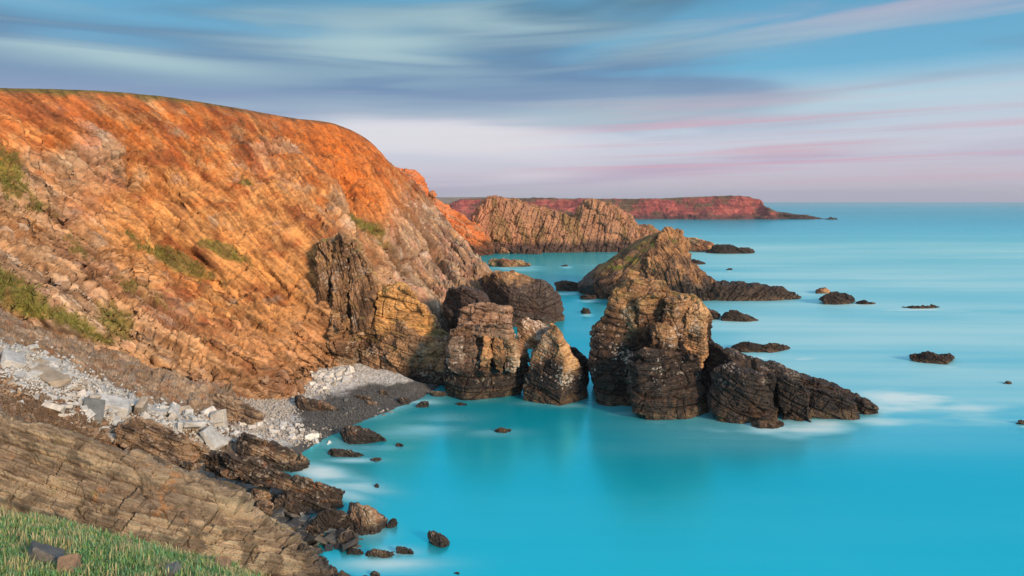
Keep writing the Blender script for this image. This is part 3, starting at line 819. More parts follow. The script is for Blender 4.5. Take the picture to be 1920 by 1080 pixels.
EF = frame((.06, -.1, .99), (1, .1, 0))
colE = dict(wet_z=6.6, tide=1.4, speck=.65, tops=((.24, .15, .10), (.30, .20, .14)), body=(.145, .088, .06), top_z=9)
rock('block_rock', [
    dict(part='base', poly=[(836, 640), (850, 628), (905, 622), (962, 628), (985, 650), (991, 690), (978, 728), (935, 746), (872, 744), (840, 728), (826, 680)], Y0=103.5, thick=11, lean=.18, bulge=1.2, inset=.86),
    dict(part='cap', poly=[(884, 576), (900, 572), (957, 577), (960, 612), (955, 640), (884, 640)], Y0=105.0, thick=8, lean=.12, bulge=.5, inset=.93),
    dict(part='shoulder', poly=[(861, 583), (886, 573), (890, 628), (858, 632)], Y0=106, thick=8, lean=.12, bulge=.5, inset=.9),
    dict(part='shelf', poly=[(884, 608), (960, 611), (957, 632), (886, 628)], Y0=103.4, thick=5, lean=.05, bulge=.35, inset=.95, kw=dict(ckw=dict(colE, body=(.30, .24, .19), speck=.2))),
    dict(part='shelf', poly=[(842, 618), (885, 612), (886, 634), (845, 640)], Y0=104.0, thick=5, lean=.05, bulge=.35, inset=.93),
] + [dict(part='column', poly=p, Y0=101.9 + .25 * i, thick=4, lean=.16, bulge=.7, inset=.72, levels=LV_SMALL, kw=dict(ckw=dict(colE, wet_z=5.0, speck=s_, body=b_, tops=(t_, t_))))
     for i, (p, s_, b_, t_) in enumerate([
         ([(846, 634), (868, 628), (874, 660), (866, 700), (842, 690), (834, 665)], .8, (.16, .11, .085), (.2, .15, .12)),
         ([(872, 632), (890, 630), (896, 660), (884, 700), (866, 696)], .5, (.16, .105, .08), (.22, .15, .11)),
         ([(908, 628), (922, 628), (922, 665), (916, 700), (896, 704), (904, 660)], .15, (.33, .18, .09), (.38, .22, .11)),
         ([(926, 630), (942, 630), (946, 665), (942, 700), (930, 690), (924, 660)], .15, (.32, .18, .09), (.36, .21, .11)),
         ([(948, 628), (968, 634), (976, 665), (966, 700), (948, 696), (944, 660)], .7, (.25, .165, .10), (.3, .2, .12))])],
     .13, EF, 360, LV_STACK, M_STACK, 'squat rock with a square cap over eroded columns standing at the cove mouth', 'rock', amp1=(.45, 4), fb=(.2, 1.4), ckw=colE)
rock('slab_rock', [dict(poly=[(962, 600), (980, 594), (1022, 617), (1020, 640), (1000, 655), (976, 645), (962, 622)], Y0=107, thick=7, lean=.1, inset=.9, bulge=.5, skew=(2.5, -.5))],
     .13, frame((.45, -.1, .88)), 370, LV_SMALL, M_STACK, 'tilted slab with a pale smooth upper face wedged between two rocks', 'rock slab', amp1=(.25, 3), fb=(.12, 1.2),
     colour=lambda V, N, bed, lay, crack, seed: (mix(mix(np.array((.20, .12, .07))[None] * np.ones((len(V), 1)), (.30, .2, .12), sstep(-.2, .3, fbm(V, 1.5, 3, 9))), (.50, .47, .44), sstep(.25, .5, N[:, 0])), np.zeros(len(V))))  # right-facing faces painted pale for the sky light falling on them
rock('pyramid_rock', [
    dict(part='cone', poly=[(1024, 622), (1034, 609), (1044, 614), (1062, 645), (1084, 685), (1100, 720), (1098, 752), (1050, 757), (990, 750), (983, 722), (1000, 668)], Y0=101.5, thick=11, lean=.38, bulge=2.2, inset=.6),
    dict(part='back', poly=[(1060, 648), (1082, 654), (1103, 676), (1104, 698), (1090, 722), (1070, 715)], Y0=109, thick=7, lean=.2, bulge=1, kw=dict(ckw=dict(colE, wet_z=20))),
], .13, frame((.18, -.25, .95)), 380, [(1.8, 4.4, .24), (.8, 2.2, .16), (.3, 1.1, .08)], M_STACK, 'pointed pyramid shaped rock beside the narrow sea channel', 'rock', cuts=8, amp1=(.35, 4),
     ckw=dict(colE, wet_z=5.8, tops=((.40, .25, .13), (.5, .36, .2)), top_z=8.5))

# ================================================================== the big sea stack with its tail
HF = frame((.10, -.22, .97), (1, .1, -.1))
TF = frame((.36, -.25, .90), (1, .1, -.35))
colH = dict(wet_z=10.8, tide=1.4, speck=.65, tops=((.28, .165, .088), (.40, .25, .125)), body=(.15, .09, .056), top_z=14.5, moss=.55)
colT = dict(wet_z=12.0, tide=1.3, speck=.4, tops=((.2, .15, .10), (.26, .19, .12)), body=(.10, .072, .05), top_z=16)
rock('sea_stack', [
    dict(part='core', poly=[(1106, 690), (1110, 640), (1112, 612), (1134, 597), (1140, 575), (1146, 556), (1168, 532), (1180, 516), (1203, 524), (1225, 529), (1246, 527), (1253, 543), (1275, 551), (1298, 557), (1316, 572), (1331, 591), (1333, 636), (1346, 649), (1372, 662), (1395, 668), (1440, 682),
                            (1470, 688), (1512, 704), (1540, 714), (1562, 722), (1580, 734), (1605, 741), (1622, 754), (1640, 766), (1632, 780), (1560, 793), (1470, 798), (1380, 803), (1300, 798), (1230, 784), (1160, 768), (1122, 745)],
         Y0=102.6, thick=10, lean=.26, bulge=1.2, inset=.94, step=.2, grow=1.0, kw=dict(cuts=0, amp1=(.6, 5))),
    dict(part='summit', poly=[(1166, 560), (1178, 506), (1190, 508), (1205, 520), (1246, 524), (1252, 543), (1250, 600), (1230, 690), (1185, 690), (1165, 650), (1160, 610)], Y0=100.8, thick=13, lean=.28, bulge=1.2, grow=1.0, step=.5),
    dict(part='block', poly=[(1112, 612), (1134, 598), (1164, 612), (1184, 655), (1190, 745), (1182, 772), (1150, 768), (1122, 748), (1104, 700), (1108, 660)], Y0=102.5, thick=13, lean=.16, bulge=1.6),
    dict(part='block', poly=[(1186, 668), (1216, 660), (1292, 668), (1304, 700), (1322, 750), (1348, 804), (1300, 804), (1240, 788), (1190, 772), (1178, 720)], Y0=94.0, thick=12, lean=.2, bulge=1.8),
    dict(part='pillar', poly=[(1292, 566), (1314, 573), (1332, 592), (1331, 640), (1312, 688), (1290, 700), (1282, 640)], Y0=97.6, thick=9, lean=.26, bulge=1.0, kw=dict(ckw=dict(colH, wet_z=5, body=(.30, .19, .11), tops=((.44, .28, .15), (.5, .33, .18))))),  # lighter, warmer colour paints in the sunlit side of the stack
    dict(part='pillar', poly=[(1250, 552), (1288, 560), (1292, 610), (1282, 668), (1256, 660), (1246, 600)], Y0=98.6, thick=8, lean=.26, bulge=1.1),
    dict(part='pillar', poly=[(1198, 560), (1246, 552), (1248, 600), (1230, 640), (1200, 640), (1196, 600)], Y0=98.9, thick=8, lean=.28, bulge=1.1),
    dict(part='block', poly=[(1222, 608), (1252, 604), (1268, 640), (1250, 672), (1222, 664)], Y0=96.6, thick=6, lean=.2, bulge=.9),
    dict(part='block', poly=[(1166, 560), (1196, 556), (1202, 610), (1186, 640), (1160, 630), (1156, 596)], Y0=99.8, thick=8, lean=.26, bulge=.8, kw=dict(ckw=dict(colH, body=(.10, .085, .055), tops=((.16, .13, .08), (.2, .16, .1))))),
    dict(part='flank', poly=[(1136, 606), (1147, 562), (1170, 530), (1184, 519), (1184, 640), (1150, 650)], Y0=107, thick=9, lean=.2, bulge=.6, grow=1.0, kw=dict(ckw=dict(colH, body=(.07, .065, .04), tops=((.11, .1, .06), (.14, .12, .07))))),
    dict(part='block', poly=[(1262, 668), (1310, 672), (1318, 700), (1300, 720), (1262, 712)], Y0=94.9, thick=6, lean=.25, bulge=.8),
    dict(part='tail', poly=[(1312, 640), (1345, 652), (1395, 671), (1470, 690), (1530, 712), (1562, 724), (1605, 742), (1622, 772), (1560, 792), (1450, 792), (1340, 780), (1300, 720)], Y0=97.5, thick=9, lean=.42, bulge=1.4, bedf=TF, kw=dict(ckw=colT)),
    dict(part='tail', poly=[(1340, 700), (1372, 684), (1440, 702), (1470, 730), (1468, 796), (1420, 800), (1372, 806), (1350, 790), (1330, 745)], Y0=92.6, thick=9, lean=.3, bulge=1.5, bedf=TF, kw=dict(ckw=colT)),
    dict(part='tail', poly=[(1448, 706), (1500, 716), (1525, 735), (1520, 795), (1478, 798), (1462, 750)], Y0=93.6, thick=8, lean=.3, bulge=1.2, bedf=TF, kw=dict(ckw=colT)),
    dict(part='tail', poly=[(1516, 726), (1566, 735), (1604, 752), (1610, 784), (1560, 794), (1520, 794)], Y0=94.6, thick=7, lean=.3, bulge=1.2, bedf=TF, kw=dict(ckw=colT)),
    dict(part='ledge', poly=[(1600, 748), (1624, 748), (1643, 766), (1640, 778), (1606, 782)], Y0=97.3, thick=4, lean=.2, bulge=.5, bedf=TF, kw=dict(ckw=colT)),
    dict(part='ledge', poly=[(1410, 792), (1440, 782), (1472, 794), (1470, 804), (1414, 806)], Y0=91.4, thick=3, lean=.3, bulge=.4, levels=LV_SMALL, kw=dict(ckw=colT)),
], .13, HF, 400, [(1.9, 4.0, .30), (.75, 2.2, .20), (.3, 1.1, .09)], M_STACK, 'tall craggy sea stack with green tufts and a long dark tail sloping into the surf', 'sea stack', amp1=(.8, 5), fb=(.3, 1.6), rough=.06, ckw=colH)

# ================================================================== the ridge stack behind it
IF_ = frame((-.62, -.1, .78), (.75, .2, .6))
rock('sea_stack', [
    dict(part='ridge', poly=[(1116, 532), (1128, 515), (1160, 490), (1205, 460), (1244, 434), (1270, 436), (1287, 454), (1292, 490), (1312, 512), (1336, 528), (1346, 556), (1290, 562), (1200, 562), (1140, 552)], Y0=214, thick=34, lean=.5, bulge=7, skew=(-12, -3), inset=.62, step=.15,
         kw=dict(cuts=0, fb=(.5, 3.0), ckw=dict(wet_z=6.5, tide=1, speck=.12, tops=((.26, .15, .08), (.36, .22, .12)), body=(.12, .075, .05), top_z=18, moss=1.0))),
    dict(part='crag', poly=[(1176, 530), (1205, 492), (1232, 450), (1246, 430), (1272, 430), (1290, 450), (1294, 488), (1312, 510), (1336, 527), (1347, 556), (1290, 562), (1215, 558), (1180, 548)], Y0=209, thick=16, lean=.45, bulge=4, inset=.82, step=.5, bedf=VF0,
         kw=dict(cuts=14, fac=(.9, 4.0), stretch=(1.5, 1.5, .8), ckw=dict(wet_z=5.5, tide=1, speck=.12, tops=((.30, .175, .09), (.42, .24, .12)), body=(.15, .09, .058), top_z=16))),
    dict(part='tail', poly=[(1312, 536), (1362, 529), (1420, 533), (1462, 541), (1502, 557), (1470, 563), (1400, 566), (1335, 564)], Y0=211, thick=10, lean=.6, bulge=2.2, kw=dict(ckw=dict(wet_z=12, tide=1.2, speck=.15, body=(.14, .09, .06)))),
    dict(part='ledge', poly=[(1140, 560), (1152, 546), (1178, 540), (1190, 556), (1180, 575), (1146, 574)], Y0=199, thick=9, lean=.3, bulge=1.5, kw=dict(ckw=dict(wet_z=12, tide=.8, speck=.1))),
], .28, IF_, 440, [(2.6, 8, .45), (1.1, 4, .25), (.45, 1.8, .1)], M_STACK, 'ridge topped sea stack with a mossy sloping back and a low tail to its right', 'sea stack', amp1=(1.0, 8), fb=(.3, 2.5), rough=.06, cuts=9, fac=(.6, 6.0), stretch=(2.5, 2.5, .6))

# ================================================================== far islet, third spur, headland, distant land
def col_islet(V, N, bed, lay, crack, seed, **k):
    n1 = fbm(V, 14, 4, seed + 1); n2 = fbm(V, 3, 4, seed + 2)
    v = fbm(V * np.array([1, 1, .16]) + np.array([.25, 0, 0]) * V[:, 2:3], 6, 4, seed + 3)
    c = mix(np.array((.44, .19, .115))[None] * np.ones((len(V), 1)), (.33, .18, .115), sstep(-40, 5, V[:, 0]))
    c = mix(c, (.17, .115, .05), .8 * sstep(-.02, .22, v + .2 * n2))
    c = mix(c, (.46, .25, .15), .5 * sstep(.05, .3, n2))
    w = 1 - sstep(4, 8.5, V[:, 2] + 5 * n1)
    c = mix(c, (.06, .038, .036), .9 * w)
    return c, w


VF = frame((.93, .1, -.3), (.1, .2, 1))
rock('rock_islet', [
    dict(part='summit', poly=[(884, 430), (890, 405), (905, 388), (918, 371), (935, 372), (950, 378), (980, 380), (1005, 386), (1030, 396), (1060, 402), (1082, 408), (1100, 476), (1000, 478), (915, 476), (895, 460)], Y0=412, thick=60, lean=.3, bulge=5, inset=.85, slant=.02),
    dict(part='summit', poly=[(1070, 420), (1084, 388), (1108, 377), (1130, 381), (1160, 392), (1176, 404), (1190, 422), (1205, 440), (1206, 476), (1130, 478), (1060, 478)], Y0=418, thick=50, lean=.3, bulge=5, inset=.85),
    dict(part='ramp', poly=[(1180, 428), (1205, 425), (1225, 430), (1248, 444), (1250, 476), (1190, 478)], Y0=424, thick=40, lean=.3, bulge=3),
    dict(part='ledge', poly=[(955, 468), (975, 462), (1000, 466), (1014, 474), (1008, 482), (960, 482)], Y0=402, thick=20, lean=.8, bulge=3),
], .55, VF, 460, LV_FAR, M_FAR, 'ribbed reddish rock islet with two humps standing across the bay', 'rock islet', amp1=(2.2, 18), fb=(.9, 6), rough=.2, colour=col_islet, cuts=0)
rock('boulder', [dict(poly=[(1212, 432), (1215, 421), (1224, 422), (1229, 430), (1226, 438), (1215, 438)], Y0=425, thick=6, lean=0)], .35, VF, 470, LV_SMALL, M_FAR,
     'single boulder perched on the low ramp of the reddish islet', 'boulder', colour=col_islet)

FC = frame((.35, .2, .9), (1, .2, -.4))
rock('far_cliff', [dict(part='spur', poly=[(660, 322), (700, 318), (750, 321), (776, 323), (792, 337), (801, 364), (830, 386), (862, 402), (884, 420), (902, 440), (918, 464), (917, 474), (850, 500), (660, 500)], Y0=360, thick=120, lean=.55, bulge=8, slant=.12, inset=.8),
     dict(part='pinnacle', poly=[(805, 374), (808, 361), (813, 360), (817, 374), (816, 380)], Y0=372, thick=5, lean=.1, bulge=.5)],
     .5, FC, 480, LV_FAR, M_FAR, 'next red orange spur of the cliff ending in a small rock spike', 'cliff', kind='structure', amp1=(1.5, 14), fb=(.7, 5), rough=.15, cuts=0,
     colour=lambda V, N, bed, lay, crack, seed: (mix(mix(mix(np.array((.52, .17, .06))[None] * np.ones((len(V), 1)), (.42, .21, .12), sstep(-.1, .3, fbm(bed * np.array([.2, .2, 1]), 2.2, 4, seed))), (.20, .10, .055), .6 * sstep(.02, .3, fbm(V, 9, 4, seed + 2))),
                                                  (.06, .035, .03), .9 * (1 - sstep(3, 9, V[:, 2] + 3 * fbm(V, 6, 3, seed + 4)))), np.zeros(len(V))))


def build_headland():
    cr = [(700, 384), (790, 382), (838, 386), (852, 379), (880, 374), (940, 373), (1010, 373), (1100, 374), (1200, 374), (1270, 373), (1330, 370), (1390, 369), (1412, 373), (1428, 380), (1440, 390), (1456, 399), (1480, 402), (1495, 405), (1510, 406), (1530, 409), (1545, 413)]
    C = []
    for i, (x, y) in enumerate(cr):
        Yc = 1290 if x < 1440 else 1235
        t = at(x, y, Yc); hz = t[2]
        f = np.array([(x + (6 if x > 1380 else 0) - CX) / F * 1215, 1215 + 14 * math.sin(i * 1.7), -2.0])
        C.append([t + (0, 500, -1), t + (0, 160, 1.5), t + (0, 40, 1), t, t * .62 + f * .38 + (0, 4, hz * .07), t * .25 + f * .75 + (0, 6, hz * .04), f, f + (0, -3, -6)])
    C = np.array(C); n, m = 760, 110
    A = crom(C, even_t(C, n)); tv = np.interp(np.linspace(0, 1, m), [0, .12, 1], [0, 2, C.shape[1] - 1])
    V = np.ascontiguousarray(np.swapaxes(crom(np.swapaxes(A, 0, 1), tv), 0, 1).reshape(-1, 3))
    me = new_mesh('headland', V, grid_quads(n, m)); N = normals(me)
    if N[:, 2].mean() < 0: me.flip_normals(); me.update(); N = normals(me)
    fc = sstep(.0, 6, V[:, 2]) * 0 + 1
    vv = np.repeat(tv[None], n, 0).ravel()
    face = sstep(2.6, 3.6, vv)
    d = face * (7 * ridged(V * np.array([1, .5, .35]), 42, 4, 7) + 2.5 * fbm(V, 12, 4, 8) + 1.2 * ridged(V, 6, 2, 9)) + (1 - face) * 1.0 * fbm(V, 25, 3, 10)
    tip = sstep(1440, 1470, CX + F * V[:, 0] / V[:, 1])
    V2 = V + N * (d * (1 - .6 * tip))[:, None]; V2[:, 2] += tip * 3.0 * ridged(V, 14, 3, 12)
    setco(me, V2); N = normals(me)
    n1 = fbm(V2, 45, 4, 13); n2 = fbm(V2 * np.array([1, 1, .5]), 11, 4, 14)
    c = mix(np.array((.22, .055, .055))[None] * np.ones((len(V2), 1)), (.34, .10, .085), sstep(-.1, .3, n2))
    c = mix(c, (.08, .065, .04), .9 * sstep(-.05, .22, n1 + .5 * n2))
    c = mix(c, (.085, .04, .045), .85 * (1 - sstep(3, 11, V2[:, 2] + 5 * n2)))
    c = mix(c, (.105, .105, .045), 1 - sstep(2.9, 3.4, vv + .4 * n2))
    c = mix(c, (.06, .04, .04), tip)
    attr(me, 'col', c); attr(me, 'bed', V2); attr(me, 'wet', np.zeros(len(V2)))
    tag(link('headland', me, M_LAND), 'long flat topped red headland closing the bay', None, None, 'structure')


build_headland()
rock('rock_reef', [dict(poly=[(1545, 411), (1556, 408), (1572, 410), (1578, 413), (1560, 415), (1546, 414)], Y0=1200, thick=12, lean=.3)], .9, VF, 490, LV_FAR, M_FAR, 'tiny dark reef off the very tip of the headland', 'reef', ckw=dict(wet_z=40))


def build_distant():
    xs = np.linspace(500, 960, 60); C = []
    for x in xs:
        t = at(x, 371 + .8 * math.sin(x * .013) + max(0, (x - 905) * .05), 5600)
        f = np.array([t[0], 5400, -5])
        C.append([t + (0, 1000, 0), t + (0, 300, 2), t, t * .5 + f * .5 + (0, 0, 6), f])
    C = np.array(C); V = crom(np.swapaxes(crom(C, np.linspace(0, 59, 300)), 0, 1), np.linspace(0, 4, 40)).swapaxes(0, 1).reshape(-1, 3)
    V = np.ascontiguousarray(V); V[:, 2] += 5 * fbm(V, 200, 4, 3)
    me = new_mesh('distant_land', V, grid_quads(300, 40))
    attr(me, 'col', mix(np.array((.10, .10, .06))[None] * np.ones((len(V), 1)), (.16, .13, .09), sstep(-.2, .2, fbm(V, 150, 4, 5)))); attr(me, 'bed', V); attr(me, 'wet', np.zeros(len(V)))
    tag(link('distant_hills', me, M_LAND), 'hazy blue land on the horizon left of the headland', None, None, 'structure')


build_distant()

# ================================================================== low rocks standing in the sea
RF = frame((.40, -.2, .9), (1, .1, -.4))
reef_c = dict(wet_z=14, tide=.7, speck=.12, body=(.13, .085, .06))
ISL = [  # outline, thickness, name, label
    ([(914, 490), (925, 485), (950, 487), (975, 489), (1002, 498), (975, 502), (915, 501)], 10, 'rock_reef', 'low dark reef in the bay between the orange cliff and the ribbed islet'),
    ([(1040, 530), (1056, 527), (1084, 530), (1085, 544), (1064, 549), (1044, 545)], 8, 'low_rock', 'dark angular rock just off the end of the big dark slab sided rock'),
    ([(1087, 555), (1100, 553), (1119, 554), (1119, 563), (1088, 563)], 4, 'low_rock', 'small flat topped rock in the middle of the channel'),
    ([(1088, 583), (1095, 577), (1105, 579), (1109, 586), (1104, 590), (1090, 590)], 3, 'low_rock', 'small round rock alone in the channel'),
    ([(1286, 450), (1298, 446), (1330, 454), (1345, 461), (1340, 474), (1290, 474)], 18, 'rock_reef', 'reddish brown reef hump with a notch beside the ridge topped stack'),
    ([(1322, 472), (1345, 460), (1370, 458), (1385, 466), (1405, 464), (1422, 472), (1380, 477), (1330, 477)], 14, 'rock_reef', 'pointed outer reef ending the line out from the islet ramp'),
    ([(1287, 490), (1300, 485), (1312, 488), (1325, 494), (1300, 497)], 7, 'low_rock', 'small brown rock tucked behind the ridge topped stack'),
    ([(1300, 580), (1318, 574), (1338, 582), (1353, 592), (1350, 602), (1310, 606)], 9, 'low_rock', 'dark stub of rock between the big stack and a thin wedge reef'),
    ([(1350, 594), (1362, 585), (1380, 584), (1405, 592), (1425, 601), (1443, 607), (1390, 603), (1355, 603)], 7, 'rock_reef', 'thin wedge reef tapering out from behind the big stack'),
    ([(1368, 654), (1385, 645), (1400, 642), (1435, 645), (1460, 644), (1485, 652), (1516, 660), (1490, 664), (1420, 667), (1378, 663)], 8, 'rock_reef', 'long ragged reef behind the tail of the big stack with foam at its end'),
    ([(1529, 546), (1537, 541), (1549, 539), (1559, 547), (1556, 553), (1535, 553)], 7, 'low_rock', 'small orange brown rock standing behind a larger sea rock'),
    ([(1537, 560), (1552, 551), (1567, 547), (1590, 553), (1608, 562), (1610, 570), (1570, 574), (1550, 570)], 9, 'low_rock', 'dark domed rock with a thin reef trailing away to its right'),
    ([(1604, 567), (1620, 565), (1640, 568), (1651, 571), (1625, 573)], 5, 'rock_reef', 'flat sliver of reef trailing from the dark domed rock'),
    ([(1688, 577), (1710, 574), (1740, 573), (1778, 577), (1740, 580), (1700, 579)], 4, 'rock_reef', 'nearly awash reef with a white line of surf beside it'),
    ([(1708, 670), (1722, 663), (1742, 660), (1760, 667), (1780, 664), (1792, 668), (1805, 678), (1790, 685), (1760, 688), (1730, 682)], 7, 'low_rock', 'jagged rock alone in open water with two low peaks'),
    ([(1872, 719), (1890, 716), (1903, 719), (1888, 722)], 2, 'rock_reef', 'barely showing flat reef far out in the pale water'),
    ([(1906, 795), (1918, 790), (1932, 794), (1925, 799)], 2, 'low_rock', 'tiny rock cut by the edge of the picture'),
    ([(1360, 505), (1366, 503), (1374, 505), (1366, 507)], 3, 'low_rock', 'speck of rock awash beyond the ridge topped stack'),
    ([(1050, 498), (1062, 496), (1070, 499), (1060, 500)], 3, 'low_rock', 'speck of rock awash in the quiet bay'),
    ([(930, 470), (940, 464), (950, 467), (955, 474), (940, 477)], 8, 'low_rock', 'small red rock off the foot of the far orange spur'),
    ([(924, 808), (940, 802), (958, 804), (962, 810), (945, 814), (928, 812)], 1.6, 'low_rock', 'flat stone awash in the turquoise water before the block shaped rock'),
    ([(884, 694), (893, 688), (903, 690), (905, 708), (893, 712), (882, 706)], 2.5, 'boulder', 'round dark boulder in the gap between the yellow buttress and the block shaped rock'),
]
ISL[-1] = ([(815, 711), (822, 705), (832, 706), (836, 716), (828, 722), (816, 720)], 2.5, 'boulder', ISL[-1][3])
for i, (poly, th, nm, lb) in enumerate(ISL):
    pb = max(p[1] for p in poly)
    Y0 = F * H / (pb - HY)
    sz = Y0 / F
    rock(nm, [dict(poly=poly, Y0=Y0 + th * .25, thick=th, lean=.5, bulge=th * .25, inset=.7)], max(.07, sz * 1.0), RF, 500 + 11 * i,
         [(t * max(1, sz * 6), l * max(1, sz * 6), a * max(1, sz * 6)) for t, l, a in LV_SMALL], M_STACK if Y0 < 300 else M_FAR, lb, 'rock', None,
         amp1=(.12 * th ** .7, max(2, th * .5)), fb=(.12 * max(1, sz * 5), 1.0 * max(1, sz * 5)), rough=.04,
         ckw=dict(reef_c, wet_z=14 if 'orange' not in lb and 'red' not in lb else 1.0, body=(.13, .085, .06) if 'orange' not in lb and 'red' not in lb else (.24, .12, .07)))

# ================================================================== single rocks along the near shore
SH = [  # outline, base height, thickness, colour shift, label
    ([(543, 752), (552, 741), (575, 746), (612, 757), (640, 770), (645, 778), (630, 782), (590, 776), (550, 765)], .5, 3, .1, 'long dark two tone boulder lying on the dark shingle'),
    ([(634, 812), (645, 801), (670, 799), (700, 808), (722, 823), (730, 832), (712, 838), (670, 836), (640, 828)], 0, 3.2, -.1, 'dark layered boulder at the water edge with a tawny tip'),
    ([(606, 848), (620, 841), (645, 843), (665, 849), (690, 855), (680, 862), (640, 861), (612, 857)], 0, 2.2, 0, 'low dark boulder washed by foam below the layered boulder'),
    ([(742, 752), (752, 745), (766, 748), (767, 760), (748, 761)], 0, 1.6, .15, 'squat brown boulder on the shingle edge below the yellow buttress'),
    ([(778, 760), (788, 752), (803, 753), (805, 766), (782, 767)], 0, 1.6, 0, 'grey boulder standing in the shallows near the yellow buttress'),
    ([(802, 738), (815, 733), (834, 735), (838, 742), (812, 746)], 0, 1.6, .45, 'yellow brown flat boulder in the shallows at the buttress foot'),
    ([(848, 757), (862, 753), (876, 757), (872, 764), (852, 763)], -.1, 1.2, 0, 'sunken grey boulder before the block shaped rock'),
    ([(678, 760), (690, 752), (706, 754), (707, 766), (682, 767)], .1, 1.6, .2, 'rounded brown boulder next to a pale flat one on the shingle'),
    ([(708, 742), (716, 730), (728, 734), (730, 746), (712, 748)], .3, 1.6, .4, 'upright tan stone leaning by the buttress base'),
    ([(655, 745), (680, 740), (705, 750), (706, 757), (680, 752), (658, 750)], .4, 1.2, .1, 'thin dark layered stone lying flat on the shingle'),
    ([(738, 835), (746, 830), (757, 832), (757, 839), (742, 840)], 0, .9, 0, 'small dark stone off the tip of the layered boulder'),
    ([(578, 985), (600, 962), (625, 955), (650, 968), (660, 990), (640, 1010), (600, 1000), (580, 996)], .3, 4, -.05, 'big dark broken block among grey slabs on the boulder shore'),
    ([(645, 975), (655, 952), (668, 945), (700, 958), (726, 975), (722, 995), (700, 1013), (668, 1003), (648, 992)], .0, 4, .0, 'large flat faced dark block at the water with a sloping top'),
    ([(652, 952), (656, 943), (672, 944), (680, 952), (668, 958), (655, 958)], .2, 1.2, -.1, 'small black stone on top of the shore behind the sloping block'),
    ([(629, 1010), (640, 998), (660, 994), (674, 1012), (668, 1025), (648, 1028), (634, 1024)], .2, 2, .2, 'angular grey brown boulder with a lit top below the sloping block'),
    ([(726, 985), (732, 973), (742, 974), (746, 985), (738, 998), (728, 998)], -.1, 1.4, -.1, 'small upright stone with green weed beside the sloping block'),
    ([(800, 1005), (806, 996), (818, 998), (838, 1012), (847, 1025), (838, 1036), (824, 1037), (808, 1020)], -.2, 1.8, .02, 'dark striped boulder alone in the turquoise water'),
    ([(738, 1034), (745, 1027), (765, 1031), (785, 1040), (790, 1048), (770, 1047), (748, 1043)], -.1, 1.4, .05, 'low dark slab awash in front of the striped boulder'),
    ([(680, 1048), (690, 1034), (715, 1033), (740, 1040), (738, 1055), (710, 1059), (685, 1058)], -.1, 2.4, 0, 'rounded wet boulder at the tip of the near rib'),
    ([(645, 1040), (655, 1028), (680, 1030), (688, 1042), (672, 1050), (650, 1050)], 0, 2, -.05, 'weedy dark boulder between two wet stones'),
    ([(510, 945), (525, 928), (560, 940), (580, 955), (572, 972), (540, 965), (512, 955)], .6, 2.4, .1, 'long blue grey slab lying under the dark ledge'),
    ([(462, 942), (475, 918), (500, 925), (512, 938), (500, 952), (475, 955)], 1.0, 2.2, .25, 'grey split boulder on the gully pile'),
    ([(535, 925), (545, 912), (562, 920), (566, 938), (550, 945), (536, 938)], .8, 1.8, .2, 'grey upright boulder behind the long blue grey slab'),
    ([(475, 962), (485, 938), (505, 940), (515, 950), (500, 970), (480, 972)], .9, 2, .3, 'pale grey boulder at the foot of the near rib'),
    ([(560, 998), (580, 985), (600, 996), (604, 1010), (580, 1012)], .3, 1.8, .1, 'dark brown boulder under the broken block'),
    ([(690, 862), (705, 858), (718, 862), (712, 868), (695, 868)], -.1, 1.0, 0, 'small stone ringed by foam off the low boulder'),
    ([(695, 915), (705, 908), (712, 914), (705, 919)], -.1, .8, -.1, 'pair like snag of dark rock in the foam'),
    ([(846, 1075), (856, 1070), (870, 1076), (866, 1085), (850, 1085)], -.1, 1, 0, 'wet rock cut off by the bottom edge of the picture'),
    ([(690, 1078), (702, 1073), (715, 1078), (715, 1088), (692, 1088)], -.1, 1, 0, 'wet rock peeping in below the rounded wet boulder'),
    ([(612, 668), (630, 655), (650, 668), (668, 672), (672, 688), (640, 690), (618, 684)], 3.2, 3, .5, 'fallen tan block at the back of the cove beside the fin'),
]
for i, (poly, zb, th, tn, lb) in enumerate(SH):
    poly = list(poly); pb = max(p[1] for p in poly)
    Y0 = F * (H - zb) / (pb - HY); vx = max(.05, Y0 / F * .85)
    rock('boulder', [dict(poly=poly, Y0=Y0 + th * .15, thick=th * .9, lean=.75, bulge=th * .12, inset=.84, back=.8)], vx, frame((.4, -.35, .85), (1, .1, -.3)) if i != 16 else frame((.75, -.3, .5)), 700 + 13 * i,
         [(.5, 1.8, .14), (.2, .8, .08), (.09, .4, .035)], M_NEAR, lb, 'boulder', None, amp1=(.18, 1.6), fb=(.07, .7), rough=.015, colour=col_dark(tn))

